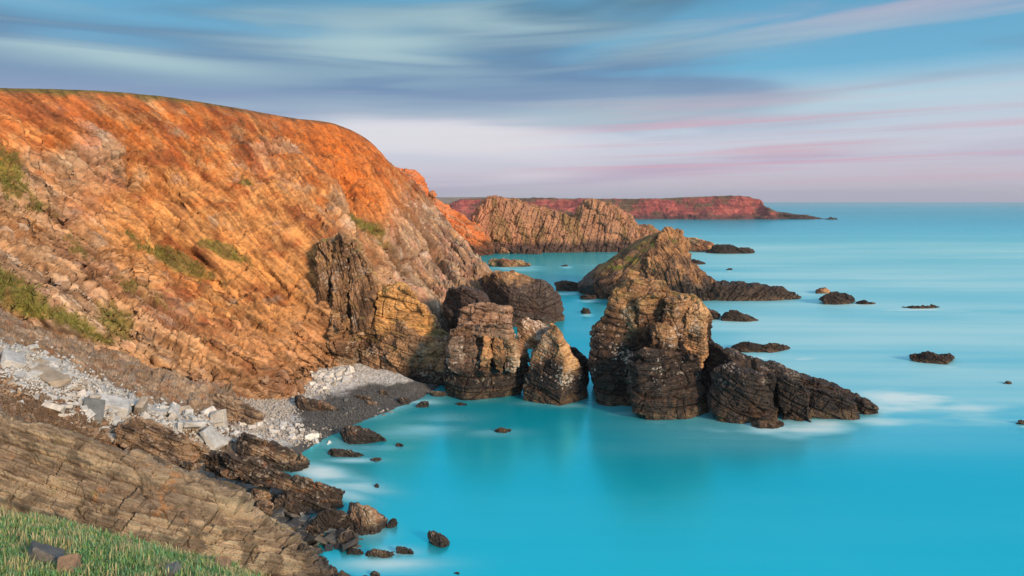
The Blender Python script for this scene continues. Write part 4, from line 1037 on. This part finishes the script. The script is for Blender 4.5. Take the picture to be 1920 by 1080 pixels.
# ================================================================== loose slabs and cobbles: one object each
def stone_mesh(seed, dims, rough=.06, cuts=7, flat=False):
    r = random.Random(seed)
    bm = bmesh.new()
    for sx in (-1, 1):
        for sy in (-1, 1):
            for sz in (-1, 1):
                bm.verts.new((sx * dims[0] * r.uniform(.62, 1.0), sy * dims[1] * r.uniform(.62, 1.0), sz * dims[2] * (r.uniform(.85, 1) if flat else r.uniform(.6, 1))))
    for _ in range(cuts):
        a = r.uniform(0, 6.28); q = r.uniform(.7, .98)
        bm.verts.new((math.cos(a) * dims[0] * q, math.sin(a) * dims[1] * q, r.uniform(-.9, .9) * dims[2]))
    bmesh.ops.convex_hull(bm, input=bm.verts[:])
    for v in [v for v in bm.verts if not v.link_faces]: bm.verts.remove(v)
    bmesh.ops.bevel(bm, geom=bm.edges[:], offset=min(dims) * .12, segments=1, affect='EDGES')
    bmesh.ops.triangulate(bm, faces=bm.faces[:])
    bmesh.ops.subdivide_edges(bm, edges=bm.edges[:], cuts=1, use_grid_fill=True)
    me = bpy.data.meshes.new('stone'); bm.to_mesh(me); bm.free()
    V = coords(me); N = normals(me)
    V += N * (rough * min(dims) * 3 * fbm(V, max(dims) * .5, 3, seed))[:, None]
    setco(me, V)
    return me


SLABS = [stone_mesh(900 + i, (1.0 * random.uniform(.8, 1.2), .62 * random.uniform(.7, 1.1), random.uniform(.12, .30)), .05, 5, True) for i in range(9)]
COBS = [stone_mesh(950 + i, (.8, .6, .42), .12, 9) for i in range(8)]


def place(name, mesh, m, p, nrm, size, tilt, label, cat, group, rz=None, sink=.25):
    o = bpy.data.objects.new(name, mesh); COL.objects.link(o)
    if not mesh.materials: mesh.materials.append(m)
    o.material_slots[0].link = 'OBJECT'; o.material_slots[0].material = m
    n = Vector(nrm).normalized()
    q = Vector((0, 0, 1)).rotation_difference(n)
    e = q.to_euler(); mtx = q.to_matrix().to_4x4()
    from mathutils import Euler, Matrix
    loc = Euler((random.gauss(0, tilt), random.gauss(0, tilt), random.uniform(0, 6.28) if rz is None else rz + random.gauss(0, .35))).to_matrix().to_4x4()
    o.matrix_world = Matrix.Translation(Vector(p) + n * size * sink) @ mtx @ loc @ Matrix.Diagonal((size, size, size, 1))
    return tag(o, label, cat, group)


def band(pts, wd):
    """random photo-measured spot along a polyline of the gully"""
    seg = [math.hypot(b[0] - a[0], b[1] - a[1]) for a, b in zip(pts, pts[1:])]
    t = random.uniform(0, sum(seg))
    for (a, b), s in zip(zip(pts, pts[1:]), seg):
        if t <= s: break
        t -= s
    f = t / s
    return a[0] + (b[0] - a[0]) * f + random.gauss(0, wd), a[1] + (b[1] - a[1]) * f + random.gauss(0, wd * .55)


BANDS = [  # path, spread, how many, size range, tilt, material, name, label, category, group
    ([(0, 665), (80, 690), (130, 715)], 20, 34, (.45, 1.5), .28, M_SLAB, 'flat_stone', 'pale slab of slate at the top of the gully near the picture edge', 'slab', 'slabs at the head of the gully'),
    ([(0, 712), (80, 742), (150, 772)], 15, 30, (.35, 1.2), .35, M_SLAB, 'flat_stone', 'buff slab lying in the brown rubble below the bleached ledge', 'slab', 'buff slabs in the brown rubble'),
    ([(140, 745), (240, 790), (320, 805)], 25, 74, (.35, 1.3), .42, M_SLAB, 'flat_stone', 'pale angular slab of slate tumbled halfway down the gully', 'slab', 'tumbled slabs halfway down the gully'),
    ([(300, 780), (380, 808), (460, 825)], 23, 84, (.35, 1.5), .5, M_SLAB, 'flat_stone', 'pale angular slab piled at the lower end of the gully above the beach', 'slab', 'piled slabs at the lower end of the gully'),
    ([(430, 908), (490, 930), (560, 960), (630, 995)], 17, 66, (.6, 1.7), .4, M_GREY, 'flat_stone', 'blue grey slab on the boulder shore under the dark ledge', 'slab', 'blue grey slabs on the boulder shore'),
    ([(560, 985), (620, 1020), (690, 1030)], 17, 46, (.6, 1.7), .4, M_WET, 'boulder', 'small wet black boulder where the near rib meets the water', 'boulder', 'wet boulders at the end of the near rib'),
    ([(500, 690), (560, 700), (655, 705)], 13, 105, (.45, 1.15), .4, M_PALE, 'cobble', 'white angular cobble on the bank at the back of the cove', 'cobble', 'white cobbles at the back of the cove'),
    ([(470, 740), (540, 725), (620, 720)], 12, 80, (.3, .8), .4, M_PALE, 'cobble', 'smaller white cobble on the slope of the cobble bank', 'cobble', 'smaller white cobbles on the bank slope'),
    ([(470, 795), (520, 800), (590, 825)], 13, 50, (.35, .95), .4, M_PALE, 'cobble', 'pale cobble at the edge of the dark shingle tongue', 'cobble', 'pale cobbles beside the shingle'),
    ([(640, 765), (700, 770), (740, 780)], 14, 16, (.25, .6), .3, M_GREY, 'cobble', 'grey cobble at the waterline of the shingle', 'cobble', 'grey cobbles at the waterline'),
    ([(110, 770), (180, 810), (250, 840)], 15, 40, (.3, .7), .4, M_BROWN, 'rubble_stone', 'brown flake of rubble in the gully behind the long rib', 'stone', 'brown rubble stones in the gully'),
]
for pts, wd, cnt, (s0, s1), tilt, m, nm, lb, cat, grp in BANDS:
    k = 0
    for _ in range(cnt * 4):
        if k >= cnt: break
        x, y = band(pts, wd); h = pick(x, y)
        if h is None: continue
        s = s0 + (s1 - s0) * random.random() ** 2.2
        mesh = random.choice(COBS if nm == 'cobble' else SLABS)
        place(nm, mesh, m, h[0], (h[2] + Vector((0, 0, 1.2))), s, tilt, lb, cat, grp, sink=.2 if nm == 'cobble' else .12)
        k += 1
# a few big slabs that read one by one
for x, y, s, rz, lb, mi in [(20, 682, 2.1, -.5, 'large pale tabular slab at the very top of the gully', 1), (85, 712, 2.4, -.4, 'big buff block with a pale top lying above the rubble', 3), (170, 775, 1.9, -.6, 'dark faced slab standing on edge amid pale slabs', 2),
                            (205, 768, 2.2, -.4, 'broad flat pale slab overlapping its neighbours halfway down', 5), (262, 772, 2.0, -.5, 'pale wedge slab beside the long bleached ledge', 0), (345, 800, 2.3, -.7, 'upright pale slab leaning against the pile', 4),
                            (300, 830, 2.3, -.45, 'long tan beam of rock lying along the top of the dark brown ledge', 6), (395, 828, 2.1, -.2, 'thick pale block crowning the lower slab pile', 7), (410, 800, 2.0, .5, 'blue grey triangular slab propped upright near the beach', 8)]:
    h = pick(x, y)
    place('flat_stone', SLABS[mi], M_SLAB if 'dark' not in lb or 'ledge' in lb else M_GREY, h[0], h[2] + Vector((0, 0, .8)), s, .22 if 'upright' not in lb and 'edge' not in lb else .8, lb, 'slab', None, rz=rz, sink=.2)


def pebble_field(name, label, region, count, smin, smax, m):
    """countless small stones: one object"""
    base = []
    for i in range(5):
        me = COBS[i]; V = coords(me)
        bm = bmesh.new(); bm.from_mesh(me); hull = bmesh.ops.convex_hull(bm, input=bm.verts[:]); bm.free()
    oct_v = np.array([(1, 0, 0), (-1, 0, 0), (0, 1, 0), (0, -1, 0), (0, 0, 1), (0, 0, -1), (.7, .6, .5), (-.6, .7, .45)], float)
    oct_f = np.array([(0, 2, 4), (2, 1, 4), (1, 3, 4), (3, 0, 4), (2, 0, 5), (1, 2, 5), (3, 1, 5), (0, 3, 5)])
    Vs, Fs, n = [], [], 0
    for _ in range(count):
        pts, wd = random.choice(region); x, y = band(pts, wd); h = pick(x, y)
        if h is None or h[0].z < .0: continue
        s = smin + (smax - smin) * random.random() ** 2
        a = RNG.normal(size=(3, 3)); qm, _r = np.linalg.qr(a)
        v = (oct_v[:6] * RNG.uniform(.6, 1.2, (6, 1)) * np.array([1, .8, .55])) @ (np.eye(3) * .8 + .35 * qm) * s + np.array(h[0]) + (0, 0, s * .25)
        Vs.append(v); Fs.append(oct_f + n); n += 6
    me = new_mesh(name, np.concatenate(Vs), np.concatenate(Fs))
    me.materials.append(m); return tag(link(name, me), label, None, None, 'stuff')


pebble_field('pebbles', 'small pale pebbles filling the cobble bank', [([(470, 720), (560, 700), (660, 702)], 18), ([(460, 760), (520, 745), (600, 728)], 16), ([(460, 800), (520, 810), (590, 820)], 16), ([(480, 780), (540, 770)], 14)], 5200, .08, .42, M_PALE)
pebble_field('gravel', 'dark shingle stones strewn over the wet tongue', [([(560, 800), (640, 770), (720, 740)], 16), ([(560, 815), (620, 800), (700, 770)], 14)], 3600, .07, .30, M_GREY)
pebble_field('rubble', 'brown rubble chips filling the gully floor', [([(0, 745), (110, 775), (200, 820)], 18), ([(120, 800), (200, 840), (270, 865)], 14), ([(0, 700), (150, 740), (300, 800), (400, 830)], 20), ([(60, 770), (150, 800)], 20)], 4200, .08, .32, M_BROWN)

pebble_field('scree', 'blue grey slate chips spread down the gully', [([(0, 660), (120, 705), (240, 765), (340, 795), (440, 825)], 26), ([(0, 690), (120, 735), (240, 790), (330, 815)], 18)], 4200, .10, .5, M_SLAB)

# ================================================================== grassy slope in front of the camera
def build_slope():
    top = [(-420, 900, 17), (-150, 935, 14.5), (0, 966, 13.6), (100, 984, 13), (200, 1008, 12.6), (300, 1034, 12.2), (400, 1060, 11.8), (480, 1088, 11.4), (560, 1125, 11), (680, 1190, 10.4)]
    mid = [(-420, 1010, 13), (-150, 1030, 11), (0, 1050, 10.2), (100, 1070, 9.8), (200, 1095, 9.4), (300, 1120, 9.1), (400, 1150, 8.8), (480, 1180, 8.5), (560, 1220, 8.2), (680, 1300, 7.8)]
    T = np.array([at(*p) for p in top]); Mi = np.array([at(*p) for p in mid])
    near = np.stack([np.linspace(-8, 3.0, 10), np.full(10, 3.5), np.linspace(27.2, 24.0, 10)], 1)
    back = np.stack([np.linspace(-9, 4, 10), np.full(10, -6.0), np.linspace(29.0, 28.2, 10)], 1)
    C = np.array([T + (.8, 2.5, -5), T + (.3, 1.0, -1.6), T + (0, .25, -.22), T, Mi, near, back])
    n, m = 220, 320
    A = crom(C, even_t(C, n)); V = np.ascontiguousarray(np.swapaxes(crom(np.swapaxes(A, 0, 1), even_t(np.swapaxes(A, 0, 1), m)), 0, 1).reshape(-1, 3))
    V[:, 2] += .16 * fbm(V, 1.6, 4, 601) + .05 * fbm(V, .35, 3, 602)
    me = new_mesh('slope', V, grid_quads(n, m)); N = normals(me)
    if N[:, 2].mean() < 0: me.flip_normals(); me.update(); N = normals(me)
    c = mix(np.array((.075, .06, .03))[None] * np.ones((len(V), 1)), (.16, .12, .07), sstep(-.2, .3, fbm(V, .5, 4, 603)))
    attr(me, 'col', c); attr(me, 'bed', V); attr(me, 'wet', np.zeros(len(V)))
    tag(link('grassy_slope', me, M_NEAR), 'steep turf slope falling away below the camera', None, None, 'structure')
    return V, n, m


SV, SN_, SM_ = build_slope()
SBVH = BVHTree.FromPolygons([tuple(p) for p in SV], [tuple(int(i) for i in q) for q in grid_quads(SN_, SM_)])


def build_grass():
    m, N, b, out = mat('turf_blades')
    col = N.n('ShaderNodeAttribute', attribute_name='col').outputs['Color']
    N.l(col, b.inputs['Base Color']); b.inputs['Roughness'].default_value = .6
    tr = N.n('ShaderNodeBsdfTranslucent'); N.l(col, tr.inputs[0]); mx = N.n('ShaderNodeMixShader'); mx.inputs[0].default_value = .3
    N.l(b.outputs[0], mx.inputs[1]); N.l(tr.outputs[0], mx.inputs[2]); N.l(mx.outputs[0], out.inputs[0])
    G = SV.reshape(SN_, SM_, 3)
    P = []
    sel = G[int(SN_ * .12):int(SN_ * .80)]
    tri = sel.reshape(-1, 3)
    px = CX + F * tri[:, 0] / np.maximum(tri[:, 1], .1); py = HY + F * (H - tri[:, 2]) / np.maximum(tri[:, 1], .1)
    ok = (px > -70) & (px < 640) & (py < 1140) & (tri[:, 1] > 4)
    pts = tri[ok]
    K = 60000
    idx = RNG.integers(0, len(pts), K)
    p = pts[idx] + RNG.normal(size=(K, 3)) * np.array([.05, .05, .0])
    dens = fbm(p, .9, 3, 611) + .5 * fbm(p, .25, 2, 612)
    keep = dens > -.42; p = p[keep]; dens = dens[keep]; K = len(p)
    dry = sstep(.05, .45, fbm(p, .55, 3, 613) + .3 * RNG.normal(size=K))
    hgt = (.03 + .06 * RNG.random(K) ** 1.5) * (1 + .9 * sstep(.0, .4, dens)) * (1 + .5 * dry)
    az = RNG.uniform(0, 6.283, K); lean = RNG.uniform(.15, 1.0, K)
    dx, dy = np.cos(az), np.sin(az); wd = RNG.uniform(.004, .010, K)
    side = np.stack([-dy, dx, np.zeros(K)], 1) * wd[:, None]
    dirv = np.stack([dx, dy, np.zeros(K)], 1)
    up = np.array([0, 0, 1.0])
    b0 = p - up * .02
    m1 = p + up * (hgt * .6)[:, None] + dirv * (hgt * lean * .25)[:, None]
    t1 = p + up * (hgt * (1 - .25 * lean))[:, None] + dirv * (hgt * lean * .8)[:, None]
    V = np.stack([b0 - side, b0 + side, m1 + side * .8, m1 - side * .8, t1 + side * .15, t1 - side * .15], 1).reshape(-1, 3)
    o = np.arange(K)[:, None] * 6
    Q = np.concatenate([o + np.array([0, 1, 2, 3]), o + np.array([3, 2, 4, 5])])
    me = new_mesh('grass', V, Q)
    c = mix(np.array((.10, .30, .09))[None] * np.ones((K, 1)), (.27, .42, .13), RNG.random(K))
    c = mix(c, (.14, .46, .28), .7 * (RNG.random(K) > .6))
    c = mix(c, (.55, .49, .30), dry * .85)
    attr(me, 'col', np.repeat(c, 6, 0))
    tag(link('grass', me, m), 'green turf with dry stalks at the near left', None, None, 'stuff')


build_grass()


def build_cliff_turf():
    p, nn = TUFT; K = len(p)
    p = p + RNG.normal(size=(K, 3)) * .12
    hgt = RNG.uniform(.10, .38, K) * (1 + .8 * sstep(0, .4, fbm(p, 2.0, 3, 631))); az = RNG.uniform(0, 6.283, K)
    side = np.stack([np.cos(az), np.sin(az), 0 * az], 1) * RNG.uniform(.03, .11, K)[:, None]
    tip = p + (np.array([0, 0, 1.0]) * .8 + nn * .5) * hgt[:, None] + RNG.normal(size=(K, 3)) * .10
    V = np.stack([p - side - nn * .05, p + side - nn * .05, tip + side * .25, tip - side * .25], 1).reshape(-1, 3)
    me = new_mesh('cliff_turf', V, np.arange(K * 4).reshape(K, 4))
    c = mix(np.array((.13, .175, .03))[None] * np.ones((K, 1)), (.23, .25, .07), RNG.random(K)); c = mix(c, (.26, .19, .08), (RNG.random(K) > .72) * .8)
    attr(me, 'col', np.repeat(c, 4, 0))
    tag(link('grass_tufts', me, bpy.data.materials['turf_blades']), 'ragged green tufts hanging on the ledges of the cliff', None, None, 'stuff')


build_cliff_turf()
for x, y, s, lb in [(84, 1052, .32, 'grey lichened stone poking out of the turf'), (128, 1078, .26, 'pointed orange tinged stone at the bottom edge of the turf'), (322, 1078, .2, 'small pale stone on the turf edge'), (243, 1022, .12, 'flat reddish stone lying in the grass'),
                    (275, 1036, .1, 'small light brown stone beside the flat reddish one'), (416, 1068, .22, 'brown stone at the far corner of the turf')]:
    h = pick(x, y, [SBVH])
    if h: place('stone', COBS[len(lb) % 8], M_BROWN if 'brown' in lb or 'red' in lb or 'orange' in lb else M_GREY, h[0], (0, -.2, 1), s, .3, lb, 'stone', None, sink=.3)


# ================================================================== the sea: one sheet to the horizon
def build_sea():
    r = np.concatenate([np.linspace(20, 46, 20)[:-1], 1300 * 30 / np.linspace(1300 * 30 / 46, 12, 640), np.geomspace(3400, 90000, 40)])
    th = np.tan(np.linspace(-1.05, 1.05, 900) * 1.0)
    X = th[None] * r[:, None]; Yg = np.repeat(r[:, None], len(th), 1)
    V = np.stack([X, Yg, np.zeros_like(X)], -1).reshape(-1, 3)
    me = new_mesh('sea', V, grid_quads(len(r), len(th)))
    if normals(me)[:, 2].mean() < 0: me.flip_normals(); me.update()
    px = CX + F * V[:, 0] / V[:, 1]; py = HY + F * H / V[:, 1]
    st = np.stack([V[:, 0] / 9, V[:, 1] / 4.0, V[:, 2]], 1)
    far = np.stack([V[:, 0] / (V[:, 1] + 60) * 9, np.log(V[:, 1]) * 22 + .8 * V[:, 0] / V[:, 1], V[:, 2]], 1)
    n1 = fbm(st, 1.0, 5, 801); n2 = fbm(st * np.array([.35, 1.4, 1]), 1.2, 4, 802); n3 = fbm(far, 3.0, 5, 803); n4 = fbm(far * np.array([.25, 1, 1]), 2.0, 4, 804)
    foam = np.zeros(len(V))
    for x, y, rx, ry, rot, w in [(1690, 750, 110, 24, 0, 1.2), (1770, 768, 190, 40, 0, .6), (1660, 790, 90, 16, 0, .6), (1520, 800, 80, 16, 0, 1.2), (1450, 802, 70, 12, 0, 1.1), (1475, 815, 60, 12, .1, .5), (1660, 775, 40, 10, 0, .7), (1420, 672, 60, 6, 0, .8), (1500, 671, 40, 6, 0, .9),
                                 (1620, 570, 60, 4, 0, .8), (1720, 580, 80, 3.5, 0, 1.0), (1505, 552, 40, 5, 0, .7), (1540, 553, 40, 6, 0, .6), (1790, 585, 110, 6, 0, .6), (620, 895, 60, 18, .25, 1.2), (660, 905, 60, 14, .2, 1.0), (575, 880, 40, 12, .3, .9),
                                 (655, 930, 45, 14, .2, .6), (700, 1000, 45, 22, .3, .5), (730, 1060, 110, 16, 0, .6), (745, 1030, 50, 14, .1, .45), (790, 800, 90, 22, -.1, .35), (640, 840, 60, 14, 0, .6), (720, 770, 60, 14, -.2, .5), (790, 752, 50, 10, 0, .5),
                                 (930, 812, 60, 8, 0, .25), (1340, 805, 60, 8, .1, .35), (1800, 690, 90, 10, 0, .3), (1600, 620, 160, 16, 0, .25), (1780, 640, 120, 12, 0, .25), (1500, 500, 200, 14, 0, .3), (1700, 460, 240, 14, 0, .25), (1700, 550, 200, 10, 0, .35), (1650, 530, 120, 10, 0, .3), (1560, 720, 60, 20, .3, .3), (1460, 690, 60, 7, .25, .5)]:
        dx, dy = px - x, py - y; u = dx * math.cos(rot) + dy * math.sin(rot); v = -dx * math.sin(rot) + dy * math.cos(rot)
        foam = np.maximum(foam, w * np.exp(-(u / rx) ** 2 - (v / ry) ** 2))
    for q in ISL[:19] + SH[:3]:
        xs = [p[0] for p in q[0]]; yb = max(p[1] for p in q[0]); wd = max(xs) - min(xs)
        foam = np.maximum(foam, .55 * np.exp(-((px - (min(xs) + .6 * wd)) / (wd * .62)) ** 2 - ((py - yb - 1) / (2.5 + wd * .035)) ** 2))
    for x, y in [(1130, 752), (1180, 775), (1240, 790), (1300, 803), (1350, 808), (1400, 806), (1560, 796), (1610, 786), (1060, 760), (1010, 756), (900, 748), (860, 742)]:
        foam = np.maximum(foam, .30 * np.exp(-((px - x) / 45) ** 2 - ((py - y) / 6) ** 2))
    foam = np.clip(foam * (.85 + .9 * n1 + .7 * n2), 0, 1)
    n5 = fbm(far * np.array([.35, 2.2, 1]), 1.4, 5, 806)
    veil = (.58 + .36 * sstep(-.6, .6, n3 + .8 * n4) + .16 * sstep(-.4, .6, n5)) * sstep(960, 1450, px + 150 * n3) * sstep(415, 470, py) * (1 - sstep(700, 900, py))
    foam = np.clip(np.maximum(foam * .95, .56 * veil), 0, 1)
    attr(me, 'foam', foam)
    attr(me, 'streak', n3 * .6 + n4 * .6)
    shal = np.exp(-(((px - 640) / 90) ** 2 + ((py - 860) / 80) ** 2))
    attr(me, 'shallow', np.clip(shal + .3 * n1 * shal, 0, 1))
    m, N, b, out = mat('long_exposure_sea')
    fo = N.n('ShaderNodeAttribute', attribute_name='foam').outputs['Fac']
    sk = N.n('ShaderNodeAttribute', attribute_name='streak').outputs['Fac']
    shl = N.n('ShaderNodeAttribute', attribute_name='shallow').outputs['Fac']
    pos = N.n('ShaderNodeNewGeometry').outputs['Position']
    y = N.n('ShaderNodeSeparateXYZ'); N.l(pos, y.inputs[0])
    dist = N.mapr(N.math('LOGARITHM', y.outputs[1], 10), 1.75, 3.3)
    deep = N.ramp(dist, [(0, (.0, .47, .66)), (.3, (.0, .47, .64)), (.55, (.03, .48, .60)), (.75, (.06, .48, .58)), (.92, (.03, .28, .37)), (1, (.01, .16, .23))])
    deep = N.mixc(N.mapr(sk, -.3, .4, 0, .30), deep, (.05, .55, .72))
    deep = N.mixc(N.math('MULTIPLY', shl, .5), deep, (.03, .30, .38))
    c = N.mixc(fo, deep, (.66, .82, .88))
    N.l(c, b.inputs['Base Color'])
    b.inputs['IOR'].default_value = 1.33; b.inputs['Specular IOR Level'].default_value = .15
    N.l(N.mapr(fo, 0, .8, .22, .7), b.inputs['Roughness'])
    w1 = N.noise(N.vmath('MULTIPLY', pos, (.35, .9, 1)), 1.0, 4, .55)
    bp = N.n('ShaderNodeBump'); bp.inputs['Strength'].default_value = .05; bp.inputs['Distance'].default_value = .2
    N.l(w1, bp.inputs['Height']); N.l(bp.outputs[0], b.inputs['Normal'])
    gl = N.n('ShaderNodeBsdfGlossy'); gl.inputs['Color'].default_value = (.05, .80, 1.0, 1); N.l(N.mapr(fo, 0, .8, .24, .7), gl.inputs['Roughness']); N.l(bp.outputs[0], gl.inputs['Normal'])
    mx = N.n('ShaderNodeMixShader'); N.l(N.mapr(fo, 0, .7, .50, .1), mx.inputs[0]); N.l(b.outputs[0], mx.inputs[1]); N.l(gl.outputs[0], mx.inputs[2]); N.l(mx.outputs[0], out.inputs[0])
    tag(link('sea', me, m), 'milky turquoise sea smoothed by a long exposure', None, None, 'structure')


build_sea()

# ================================================================== sky, sun, camera
SUN_EL, SUN_AZ = math.radians(19), math.radians(138)     # azimuth clockwise from straight ahead


def build_world():
    w = bpy.data.worlds.new('World'); SC.world = w; w.use_nodes = True
    t = w.node_tree; t.nodes.clear(); N = NT(t)
    out = N.n('ShaderNodeOutputWorld'); bg = N.n('ShaderNodeBackground'); bg.inputs[1].default_value = .1
    N.l(bg.outputs[0], out.inputs[0])
    sky = N.n('ShaderNodeTexSky'); sky.sky_type = 'NISHITA'; sky.sun_disc = False
    sky.sun_elevation = SUN_EL; sky.sun_rotation = SUN_AZ; sky.altitude = 30; sky.air_density = 1.0; sky.dust_density = .6; sky.ozone_density = 2.5
    d = N.n('ShaderNodeTexCoord').outputs['Generated']
    sp = N.n('ShaderNodeSeparateXYZ'); N.l(d, sp.inputs[0])
    az = N.math('ARCTAN2', sp.outputs[0], sp.outputs[1])                 # radians, 0 ahead, + right
    el = N.math('ARCSINE', sp.outputs[2])
    # thin sheets of cloud drawn out by the wind: coordinates stretched along the horizon, finer towards it
    lg = N.math('LOGARITHM', N.math('ADD', N.math('MAXIMUM', el, 0.0), .10), 2.718)
    lgt = N.math('ADD', lg, N.math('MULTIPLY', az, -.10))

    def band(ax, ay, z, sc, det, dist):
        cb = N.n('ShaderNodeCombineXYZ'); N.l(N.math('MULTIPLY', az, ax), cb.inputs[0]); N.l(N.math('MULTIPLY', lgt, ay), cb.inputs[1]); cb.inputs[2].default_value = z
        return N.noise(cb.outputs[0], sc, det, .45, dist)
    nA = band(1.5, 3.1, 1.9, 1.0, 3, .5)
    nB = band(2.2, 8.0, 3.7, 1.0, 6, .7)
    nC = band(1.7, 15.0, 8.1, 1.1, 6, .5)
    S = 10.0 / 1.41
    k = lambda r, g, b_: (r * S, g * S, b_ * S)
    en = N.math('DIVIDE', el, .5, True)

    def scaled(stops):
        q = N.n('ShaderNodeVectorMath'); q.operation = 'SCALE'; N.l(N.ramp(en, stops), q.inputs[0]); q.inputs[3].default_value = S
        return q.outputs[0]
    clear = scaled([(0, (.42, .44, .60)), (.06, (.56, .50, .64)), (.16, (.62, .62, .74)), (.27, (.50, .66, .76)), (.36, (.14, .44, .66)), (.55, (.10, .36, .56)), (1, (.45, .62, .75))])
    base = N.mixc(.85, sky.outputs[0], clear)
    grey = scaled([(0, (.42, .42, .57)), (.10, (.50, .43, .58)), (.2, (.36, .41, .58)), (.32, (.16, .27, .45)), (.5, (.11, .24, .37)), (.62, (.09, .21, .30)), (1, (.45, .55, .65))])
    right = N.mapr(az, .1, .62)
    left = N.mapr(az, -.2, -.6)
    cov = N.math('ADD', N.math('ADD', nA, N.math('MULTIPLY', nB, .40)), N.math('ADD', N.math('MULTIPLY', right, -.12), N.math('MULTIPLY', left, .05)))
    belt = N.math('MULTIPLY', N.mapr(el, .09, .15), N.mapr(el, .24, .17))       # the broad slate bank across the middle
    cov = N.math('ADD', cov, N.math('MULTIPLY', N.math('MULTIPLY', belt, N.mapr(az, .55, .15)), .20))
    cover = N.mapr(cov, .58, .84)
    col = N.mixc(N.math('MULTIPLY', cover, .95), base, grey)
    veil = N.math('MULTIPLY', N.mapr(N.math('ADD', nB, N.math('MULTIPLY', nC, .35)), .62, .92), N.mapr(el, .03, .09))
    veil = N.math('MULTIPLY', veil, N.math('SUBTRACT', 1.0, N.math('MULTIPLY', belt, .7)))
    col = N.mixc(N.math('MULTIPLY', veil, .6), col, k(.42, .58, .64))
    for a0, e0, wa, we, amt in ((-.19, .212, .14, .030, .75), (-.52, .172, .20, .013, .8), (-.60, .232, .10, .012, .5), (.12, .13, .30, .022, .5), (-.02, .262, .2, .012, .35)):
        g = N.math('ADD', N.math('POWER', N.math('ABSOLUTE', N.math('DIVIDE', N.math('SUBTRACT', az, a0), wa)), 2.0), N.math('POWER', N.math('ABSOLUTE', N.math('DIVIDE', N.math('SUBTRACT', N.math('ADD', el, N.math('MULTIPLY', N.math('SUBTRACT', nA, .5), .10)), e0), we)), 2.0))
        g = N.math('MULTIPLY', N.math('MULTIPLY', N.math('EXPONENT', N.math('MULTIPLY', g, -1.0)), N.mapr(nB, .32, .6)), amt)
        col = N.mixc(g, col, k(.44, .62, .66))
    # pink afterglow low on the right
    pk = N.math('MULTIPLY', N.mapr(N.math('ADD', N.math('MULTIPLY', nC, .7), N.math('MULTIPLY', nB, .3)), .45, .66), N.math('MULTIPLY', N.mapr(az, -.25, .30), N.mapr(el, .17, .09)))
    pk = N.math('MULTIPLY', pk, N.mapr(el, .01, .05))
    col = N.mixc(N.math('MULTIPLY', pk, .75), col, k(.66, .40, .50))
    # unseen fill light: sky brightened overhead, warm glow added behind the camera
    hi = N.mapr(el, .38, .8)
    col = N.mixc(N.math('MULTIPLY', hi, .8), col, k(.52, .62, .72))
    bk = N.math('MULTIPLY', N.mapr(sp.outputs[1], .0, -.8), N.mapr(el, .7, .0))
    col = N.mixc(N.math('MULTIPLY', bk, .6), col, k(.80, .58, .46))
    lil = N.math('MULTIPLY', N.math('MULTIPLY', N.mapr(az, .18, .5), N.mapr(el, .19, .26)), N.math('MULTIPLY', N.mapr(el, .36, .28), N.mapr(nB, .38, .6)))
    col = N.mixc(N.math('MULTIPLY', lil, .6), col, k(.52, .42, .55))
    elw = N.math('ADD', el, N.math('ADD', N.math('MULTIPLY', N.math('SUBTRACT', nA, .5), .14), N.math('MULTIPLY', N.math('SUBTRACT', nB, .5), .09)))
    pale = N.math('MULTIPLY', N.math('MULTIPLY', N.mapr(elw, .02, .07), N.mapr(elw, .155, .09)), N.math('MULTIPLY', N.mapr(az, -.34, -.2), N.mapr(az, .2, -.02)))
    col = N.mixc(N.math('MULTIPLY', pale, .75), col, k(.80, .76, .80))
    lo = N.mapr(el, .0, -.02)
    col = N.mixc(lo, col, k(.10, .25, .32))
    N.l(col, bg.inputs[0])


def build_haze():
    bm = bmesh.new(); bmesh.ops.create_cube(bm, size=1)
    for v in bm.verts: v.co = Vector((v.co.x * 16000, 3400 + v.co.y * 7200, -14 + (v.co.z + .5) * 150))
    me = bpy.data.meshes.new('haze'); bm.to_mesh(me); bm.free()
    m = bpy.data.materials.new('sea_air'); m.use_nodes = True; t = m.node_tree; t.nodes.clear(); N = NT(t)
    out = N.n('ShaderNodeOutputMaterial'); v = N.n('ShaderNodeVolumePrincipled')
    v.inputs['Color'].default_value = (.72, .82, .95, 1); v.inputs['Density'].default_value = .00007; v.inputs['Anisotropy'].default_value = .1
    N.l(v.outputs[0], out.inputs['Volume'])
    tag(link('haze', me, m), 'thin bluish sea haze over the bay', None, None, 'stuff')


build_haze()
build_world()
sl = bpy.data.lights.new('sun', 'SUN'); sl.energy = 3.5; sl.angle = math.radians(10); sl.color = (1, .66, .40)
so = bpy.data.objects.new('sun', sl); COL.objects.link(so)
sd = Vector((math.sin(SUN_AZ) * math.cos(SUN_EL), math.cos(SUN_AZ) * math.cos(SUN_EL), math.sin(SUN_EL)))
so.rotation_euler = sd.to_track_quat('Z', 'Y').to_euler(); so.location = (40, -60, 90)

cam = bpy.data.cameras.new('camera'); co = bpy.data.objects.new('camera', cam); COL.objects.link(co)
co.location = (0, 0, H); co.rotation_euler = (math.pi / 2, 0, 0)
cam.sensor_width = 36; cam.lens = 36 * F / 1920; cam.shift_y = -(540 - HY) / 1920
cam.clip_start = .1; cam.clip_end = 200000
SC.camera = co
SC.view_settings.view_transform = 'Standard'; SC.view_settings.look = 'None'; SC.view_settings.exposure = .5; SC.view_settings.gamma = 1
SC.cycles.use_denoising = True
SC.cycles.max_bounces = 5; SC.cycles.diffuse_bounces = 3; SC.cycles.glossy_bounces = 3
